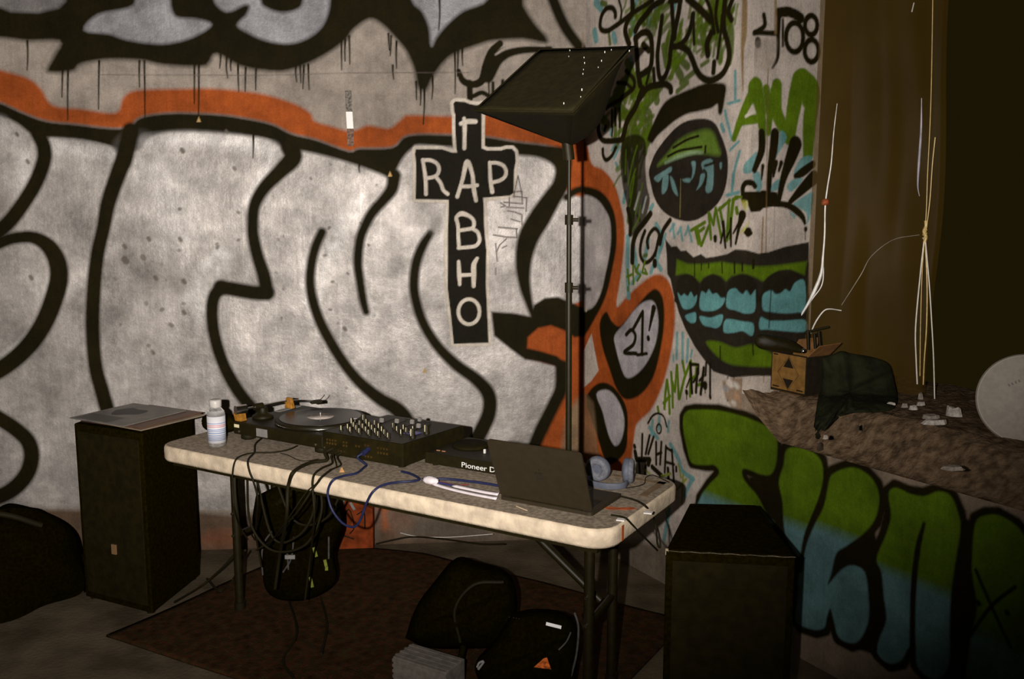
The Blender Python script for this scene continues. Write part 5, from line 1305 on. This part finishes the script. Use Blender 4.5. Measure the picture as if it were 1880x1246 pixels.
# shiny strip on the back wall
ts0 = onwall(641, 255, .004)
tsx = thing('tape_strip', 'narrow strip of shiny tape stuck on the wall above the orange band', 'tape', ts0)
def strip(y0, y1, x0, x1, m_, nm):
    a_, b_, c_, d_ = onwall(x0 - 6, y0, .003), onwall(x0 + 6, y0, .003), onwall(x1 + 6, y1, .003), onwall(x1 - 6, y1, .003)
    MB().add([tuple(p - ts0) for p in (d_, c_, b_, a_)], [(0, 1, 2, 3)]).build(nm, m_, tsx, solid=.0015)
strip(166, 205, 639, 641, mat('scuffed tape', (.15, .13, .11), .6, nz=.7, nscale=90), 'scuffed_end')
strip(205, 236, 641, 643, mat('bright tape', (.95, .94, .92), .3, nz=.02, nscale=90), 'bright_patch')
strip(236, 268, 643, 644, mat('scuffed tape end', (.16, .08, .05), .6, nz=.7, nscale=90), 'scuffed_end')

# ================================================================== cables over the table
def cable(name, pts, w, m_, lab, grp=None, hang=()):
    """pts: (px, py, where) with where T = on the table, F = in front of its edge, float = distance along Y"""
    P = []
    for x, y, k, *zz in pts:
        if zz:
            P.append(TB(x, y, zz[0])); continue
        if k == 'T': P.append(tpx(x, y, TZ + w / 2 + .001))
        elif k == 'F': P.append(fpx(x, y, -.008 - w / 2))
        else: P.append(aty(x, y, k))
    o = MB().tube(spline(P, 7), w / 2, 8).build(name, m_)
    return tag(o, lab, 'cable', grp)
G = 'cables hanging over the table edge'
cable('cable', [(546, 818, 'T'), (530, 825, 'T'), (502, 830, 'T'), (466, 831, 'T'), (444, 836, 'T'), (432, 845, 'T'), (427, 868, 'F'), (427, 900, 'F'), (431, 935, 'F'), (440, 965, 3.30), (455, 990, 3.36)], .006, M_RUB, 'leftmost thin black cable curling over the table edge', G)
cable('cable', [(482, 803, 'T'), (469, 815, 'T'), (467, 830, 'T'), (457, 841, 'T'), (455, 852, 'F'), (459, 868, 'F'), (466, 886, 'F'), (473, 920, 'F'), (470, 980, 3.3), (480, 1040, 3.35)], .007, M_RUB, 'black cable dropping straight from the turntable foot', G)
cable('cable', [(.690, .192, 0, .775), (.680, .165, 0, .765), (600, 844, 'T'), (574, 848, 'T'), (553, 856, 'T'), (537, 868, 'T'), (531, 884, 'F'), (528, 902, 'F'), (526, 950, 'F'), (515, 1010, 3.2), (505, 1080, 3.25)], .0125, M_RUB, 'thickest black cable arching over the table edge below the turntable', G)
cable('cable', [(.720, .192, 0, .77), (.712, .16, 0, .76), (610, 850, 'T'), (593, 858, 'T'), (579, 868, 'T'), (574, 881, 'F'), (574, 900, 'F'), (577, 950, 'F'), (570, 1020, 3.15), (560, 1100, 3.2)], .0075, M_RUB, 'medium black cable next right of the thickest one', G)
cable('cable', [(.745, .192, 0, .775), (.738, .16, 0, .76), (626, 853, 'T'), (610, 861, 'T'), (592, 875, 'T'), (585, 884, 'F'), (571, 902, 'F'), (545, 940, 'F'), (500, 990, 3.2), (470, 1010, 3.25)], .006, M_RUB, 'black cable slanting left over the table edge under the mixer', G)
cable('cable', [(.733, .192, 0, .785), (.726, .155, 0, .77), (618, 856, 'T'), (606, 862, 'T'), (588, 877, 'T'), (580, 888, 'F'), (560, 906, 'F'), (530, 950, 'F'), (490, 1005, 3.25)], .0045, M_RUB, 'thinner black cable running beside the slanting one', G)
cable('cable', [(586, 842, 'T'), (560, 846, 'T'), (545, 843, 'T'), (528, 835, 'T'), (515, 832, 'T')], .003, M_RUB, 'hair thin black wire lying left of the mixer')
cable('blue_cable', [(.850, .158, 0, .787), (.842, .145, 0, .775), (672, 853, 'T'), (668, 858, 'T'), (655, 868, 'T'), (632, 873, 'T'), (613, 880, 'T'), (604, 893, 'F'), (602, 910, 'F'), (610, 936, 'F'), (629, 960, 'F'), (649, 967, 'F'), (661, 955, 'F'), (673, 923, 'F'), (685, 902, 'F'), (704, 890, 'T'), (730, 885, 'T'), (757, 883, 'T'), (770, 879, 'T'), (755, 870, 'T'), (737, 865, 'T')], .008, M_BLUE, 'blue cable looping down over the table edge from the mixer')
cable('blue_cable', [(774, 880, 'T'), (818, 879, 'T'), (851, 882, 'T'), (890, 887, 'T'), (920, 892, 'T')], .009, M_BLUE, 'upper blue cable running from the white tie to behind the laptop')
cable('blue_cable', [(800, 885, 'T'), (822, 889, 'T'), (845, 894, 'T'), (866, 899, 'T'), (885, 902, 'T')], .007, mat('navy cable sheath', (.03, .035, .13), .45), 'lower dark blue cable between the white straps')
cable('red_cable', [(798, 883, 'T'), (815, 886, 'T'), (838, 890, 'T'), (860, 889, 'T')], .005, mat('dull red sheath', (.16, .03, .02), .5), 'thin dull red cable between the blue ones')
M_STP = mat('white strap', (.72, .66, .70), .5, nz=.06, nscale=50)
ws = thing('white_cable_tie', 'white knotted tie with two long straps lying beside the laptop', 'cable tie', tpx(790, 888))
w0 = tpx(790, 888)
rows = []
for i in range(9):
    ph = -PI / 2 + PI * i / 8
    rows.append([(.026 * math.cos(ph) * math.cos(q * PI / 8) * (1 + .2 * math.sin(3 * q + i)), .016 * math.cos(ph) * math.sin(q * PI / 8) * (1 + .15 * math.sin(2 * q)), .012 + .013 * math.sin(ph)) for q in range(17)])
MB().grid(rows).build('knot', M_STP, ws, rot=(0, 0, RZ))
for pts, w in (([(795, 889), (830, 899), (870, 908), (912, 916)], .011), ([(832, 892), (865, 899), (890, 904), (915, 908)], .013)):
    c_ = spline([tpx(x, y, TZ + .006) - w0 for x, y in pts], 6)
    nn_ = np.array([TN[0], TN[1], 0])
    MB().grid([[tuple(p - nn_ * w / 2), tuple(p + nn_ * w / 2 + np.array((0, 0, .004)))] for p in c_]).build('strap', M_STP, ws, solid=.004)
lc = cable('laptop_cable', [(1092, 908, 'T'), (1115, 908, 'T'), (1140, 911, 'T'), (1169, 919, 'T'), (1186, 930, 'T'), (1197, 942, 2.75), (1204, 965, 2.72), (1207, 997, 2.72), (1212, 1004, 2.72), (1211, 985, 2.73), (1205, 960, 2.74)], .006, M_RUB, 'black cable arching from behind the laptop over the table end')
cable('laptop_cable', [(1122, 945, 'T'), (1140, 948, 'T'), (1150, 952, 'T'), (1160, 962, 2.50), (1172, 975, 2.55), (1190, 993, 2.62), (1207, 1010, 2.7)], .006, M_RUB, 'short black cable from the laptop corner with a white tag')
for (x, y) in ((1140, 955), (1190, 942)):
    q = tpx(x, y, TZ)
    t_ = MB().box(-.012, .012, -.010, .010, .0003, .004).build('cable_tag', M_WHITE, loc=q, rot=(0, 0, RZ + .2), bevel=.001)
    tag(t_, 'small white tag on the table corner nearest the laptop' if x < 1160 else 'small white tag under the cable at the table end edge', 'tag', 'white tags at the table end')
cable('power_cord', [(1228, 885, 'T'), (1200, 872, 'T'), (1186, 876, 'T'), (1182, 888, 'T'), (1160, 894, 'T'), (1130, 897, 'T')], .003, M_RUB, 'thin black cord curling behind the headphones')
# bits on the table
tw = MB().tube([tpx(948, 929, TZ + .003), tpx(958, 933, TZ + .004), tpx(968, 937, TZ + .003)], .0016, 6).build('twig', mat('pale splinter', (.6, .48, .3), .8))
tag(tw, 'tiny pale splinter on the table in front of the laptop', 'splinter')
cr = MB().hexa([(-.008, -.006, 0), (.009, -.004, 0), (.006, .007, 0), (-.006, .006, 0)], [(-.003, -.003, .014), (.002, -.002, .016), (.001, .003, .012), (-.002, .002, .013)]).build('crumb', M_AMB, loc=tpx(628, 866, TZ))
tag(cr, 'small amber crumb on the table below the mixer sockets', 'crumb')

# ================================================================== under and beside the table
cable('floor_cable', [(690, 998, 4.15), (725, 990, 4.15), (760, 985, 4.15), (820, 990, 4.05), (880, 998, 3.95), (925, 998, 3.9)], .008, M_RUB, 'black cable lying along the foot of the wall under the table')
cable('white_string', [(735, 978, 4.17), (765, 984, 4.15), (820, 986, 4.1), (880, 982, 4.1), (905, 980, 4.1)], .003, M_STW, 'thin white string by the foot of the wall under the table')
# red board
M_RED = mat('red orange card', (.20, .038, .009), .8, nz=.35, nscale=22, spec=.1)
rp_ = [onz(612, 991, .002), onz(685, 995, .002)]
ro_ = [aty(x, y, 4.15) for x, y in ((611, 1004), (685, 1008), (684, 930), (664, 922), (633, 912))]
rc = ro_[0] * 1.; rc[2] = 0
rb = thing('red_card_box', 'red orange card box with black scribbles standing by the wall under the table', 'box', (rc[0], rc[1], 0))
lo_ = min(p[2] for p in ro_)
fv = [(p[0] - rc[0], 0, max(0.001, p[2] - lo_)) for p in ro_]; bv = [(x, .05, z) for x, y, z in fv]
MB().hexa(fv, bv).build('body', M_RED, rb, bevel=.002)
for q in ([(625, 960), (640, 930), (650, 962), (642, 975)], [(655, 940), (668, 935), (670, 965)], [(630, 978), (650, 985)]):
    MB().tube(spline([tuple(aty(x, y, 4.147) - np.array([rc[0], rc[1], lo_])) for x, y in q], 4), .003, 6).build('scribble', M_PRNT, rb)
MB().box(.0, .012, -.004, .001, -.02, .02).build('paper_label', M_GREY, rb, loc=tuple(aty(645, 925, 4.149) - np.array([rc[0], rc[1], lo_])), rot=(0, -.5, 0))
# equipment bag with cables
mb_, o0 = blob([(470, 925), (520, 905), (580, 912), (618, 935), (628, 980), (612, 1030), (618, 1080), (575, 1112), (520, 1116), (488, 1095), (480, 1040), (464, 980)], 3.55, .07, .12, 'x', M_FAB, rough=.3)
eb_ = thing('equipment_bag', 'black bag with grey straps and yellow green tags under the turntable', 'bag', (o0[0], o0[1], .022))
dz = np.array([0, 0, o0[2] - .014])
mb_.build('bag_body', M_BAG, eb_, loc=(0, 0, 0))
M_STG = mat('grey strap', (.055, .05, .045), .7, nz=.3, nscale=50)
M_YGR = mat('yellow green tag', (.16, .19, .02), .6, nz=.2, nscale=50)
def er(x, y, Y=3.47): return tuple(aty(x, y, Y) - o0)
for q in ([(483, 1070), (481, 1035), (486, 1010), (500, 990)], [(528, 1030), (530, 1060)], [(540, 1000), (535, 1040), (520, 1065)], [(604, 1000), (604, 1040)]):
    MB().tube(spline([er(*p) for p in q], 5), .004, 6).build('strap', M_STG, eb_)
for (x, y, h) in ((579, 1028, 20), (598, 1048, 14), (572, 1083, 22), (600, 1058, 8)):
    a_ = er(x, y)
    MB().box(-.006, .006, -.003, .003, -h * .001, h * .001).build('tag', M_YGR, eb_, loc=a_, rot=(0, RND.uniform(-.6, .6), .2), bevel=.001)
MB().box(-.02, .02, -.004, .004, -.008, .008).build('buckle', M_GREY, eb_, loc=er(533, 1037), bevel=.001)
M_CAB = M_RUB
hang = [([(455, 900), (460, 960), (500, 1010), (560, 1000), (590, 940), (585, 905)], 'longest black cable loop slung under the table from the left leg'),
        ([(470, 930), (500, 985), (545, 985), (575, 940), (580, 905)], 'middle black cable loop slung under the turntable'),
        ([(500, 920), (540, 955), (600, 950), (640, 920)], 'short black cable loop slung just under the table edge'),
        ([(445, 1000), (410, 1040), (370, 1075), (320, 1105)], 'black cable running from the left leg out to the floor by the cabinet'),
        ([(450, 1010), (430, 1060), (405, 1085), (380, 1062)], 'black cable curl on the floor beside the left table leg'),
        ([(560, 1000), (580, 1070), (600, 1140), (590, 1200)], 'black cable trailing over the rug from the equipment bag'),
        ([(530, 1100), (545, 1160), (520, 1210), (540, 1246)], 'black cable trailing to the bottom of the rug')]
for i, (q, lab) in enumerate(hang):
    if i in (3, 4, 5, 6):
        P = [onz(x, y, .022 + .01 * (k % 2)) if (i != 3 or k > 1) else aty(x, y, 3.7) for k, (x, y) in enumerate(q)]
        if i in (4, 5): P[0] = aty(q[0][0], q[0][1], 3.5)
    else:
        P = [fpx(x, y, .05 + .05 * i + .02 * k) for k, (x, y) in enumerate(q)]
        P[0][2] = P[-1][2] = TZ - .056
    o = MB().tube(spline(P, 7), .0045, 8).build('hanging_cable', M_CAB)
    tag(o, lab, 'cable', 'cables slung under the table')
# backpack under the table
mb_, o0 = blob([(744, 1172), (762, 1120), (795, 1075), (836, 1031), (880, 1040), (930, 1056), (948, 1090), (945, 1150), (925, 1186), (850, 1192), (785, 1190)], 3.17, .12, .15, 'x', M_FAB, sy=-.0004, rough=.15, p=3)
bg = thing('backpack', 'big black backpack slumped on the rug under the table', 'backpack', (o0[0], o0[1], .022))
mb_.build('bag_body', M_BAG, bg)
def gr(x, y, Y=3.04): return tuple(aty(x, y, Y) - o0)
MB().tube(spline([gr(845, 1180), gr(835, 1120), gr(870, 1075), gr(925, 1070)], 6), .006, 6).build('seam', M_RUB, bg)
MB().tube(spline([gr(850, 1190), gr(845, 1215, 2.99), gr(835, 1246, 2.96)], 6), .012, 6).build('strap', M_FAB, bg)
# second bag with reflective strip
mb_, o0 = blob([(940, 1128), (985, 1120), (1040, 1128), (1062, 1160), (1060, 1215), (1045, 1262), (960, 1275), (895, 1262), (872, 1220), (905, 1180)], 2.84, .08, .10, 'x', M_FAB, sy=-.0003, rough=.15, p=3)
b2 = thing('shoulder_bag', 'black bag with a white reflective strip in front of the backpack', 'bag', (o0[0], o0[1], .022))
mb_.build('bag_body', M_BAG, b2)
def g2(x, y, Y=2.745): return tuple(aty(x, y, Y) - o0)
MB().hexa([g2(1003, 1139), g2(1031, 1146), g2(1031, 1146, 2.755), g2(1003, 1139, 2.755)], [g2(1002, 1145), g2(1030, 1152), g2(1030, 1152, 2.755), g2(1002, 1145, 2.755)]).build('reflective_strip', mat('reflective strip', (.95, .95, .97), .4, nz=.02, nscale=50), b2)
for x, y in ((935, 1130), (943, 1131), (948, 1132), (953, 1133)):
    MB().cyl(g2(x, y, 2.80), g2(x, y, 2.79), .0010, n=6).build('rivet', M_STG, b2)
MB().hexa([g2(980, 1222), g2(1012, 1226), g2(1012, 1226, 2.765), g2(980, 1222, 2.765)], [g2(998, 1206), g2(1004, 1204), g2(1004, 1204, 2.765), g2(998, 1206, 2.765)]).build('orange_patch', mat('orange wrapper', (.55, .12, .02), .5, nz=.6, nscale=70), b2)
MB().tube(spline([g2(876, 1222), g2(880, 1214), g2(888, 1212), g2(878, 1226)], 4), .004, 6).build('buckle', M_GREY, b2)
MB().tube(spline([g2(1055, 1122, 2.82), g2(1062, 1150, 2.80), g2(1058, 1200, 2.79), g2(1046, 1246, 2.79)], 6), .004, 6).build('strap', M_STG, b2)
MB().tube(spline([g2(1026, 1190), g2(1040, 1175), g2(1048, 1158)], 6), .003, 6).build('strap', M_STG, b2)
# ribbed pale box
pb_ = onz(722, 1262, .016)
rbx = thing('ribbed_box', 'pale grey ribbed box on the rug at the bottom of the picture', 'box', (pb_[0], pb_[1], .022), RZ)
M_RBX = mat('pale grey board', (.13, .115, .10), .8, nz=.2, nscale=40)
MB().box(0, .215, 0, .11, 0, .105).build('body', M_RBX, rbx, bevel=.003)
for i in range(5):
    MB().box(-.001, .216, -.003, .001, .012 + i * .019, .023 + i * .019).build('rib', M_RBX, rbx, bevel=.001)
for z in (.105,):
    for i in range(4):
        MB().box(.0, .215, .012 + i * .025, .022 + i * .025, .105, .108).build('rib', M_RBX, rbx, bevel=.001)
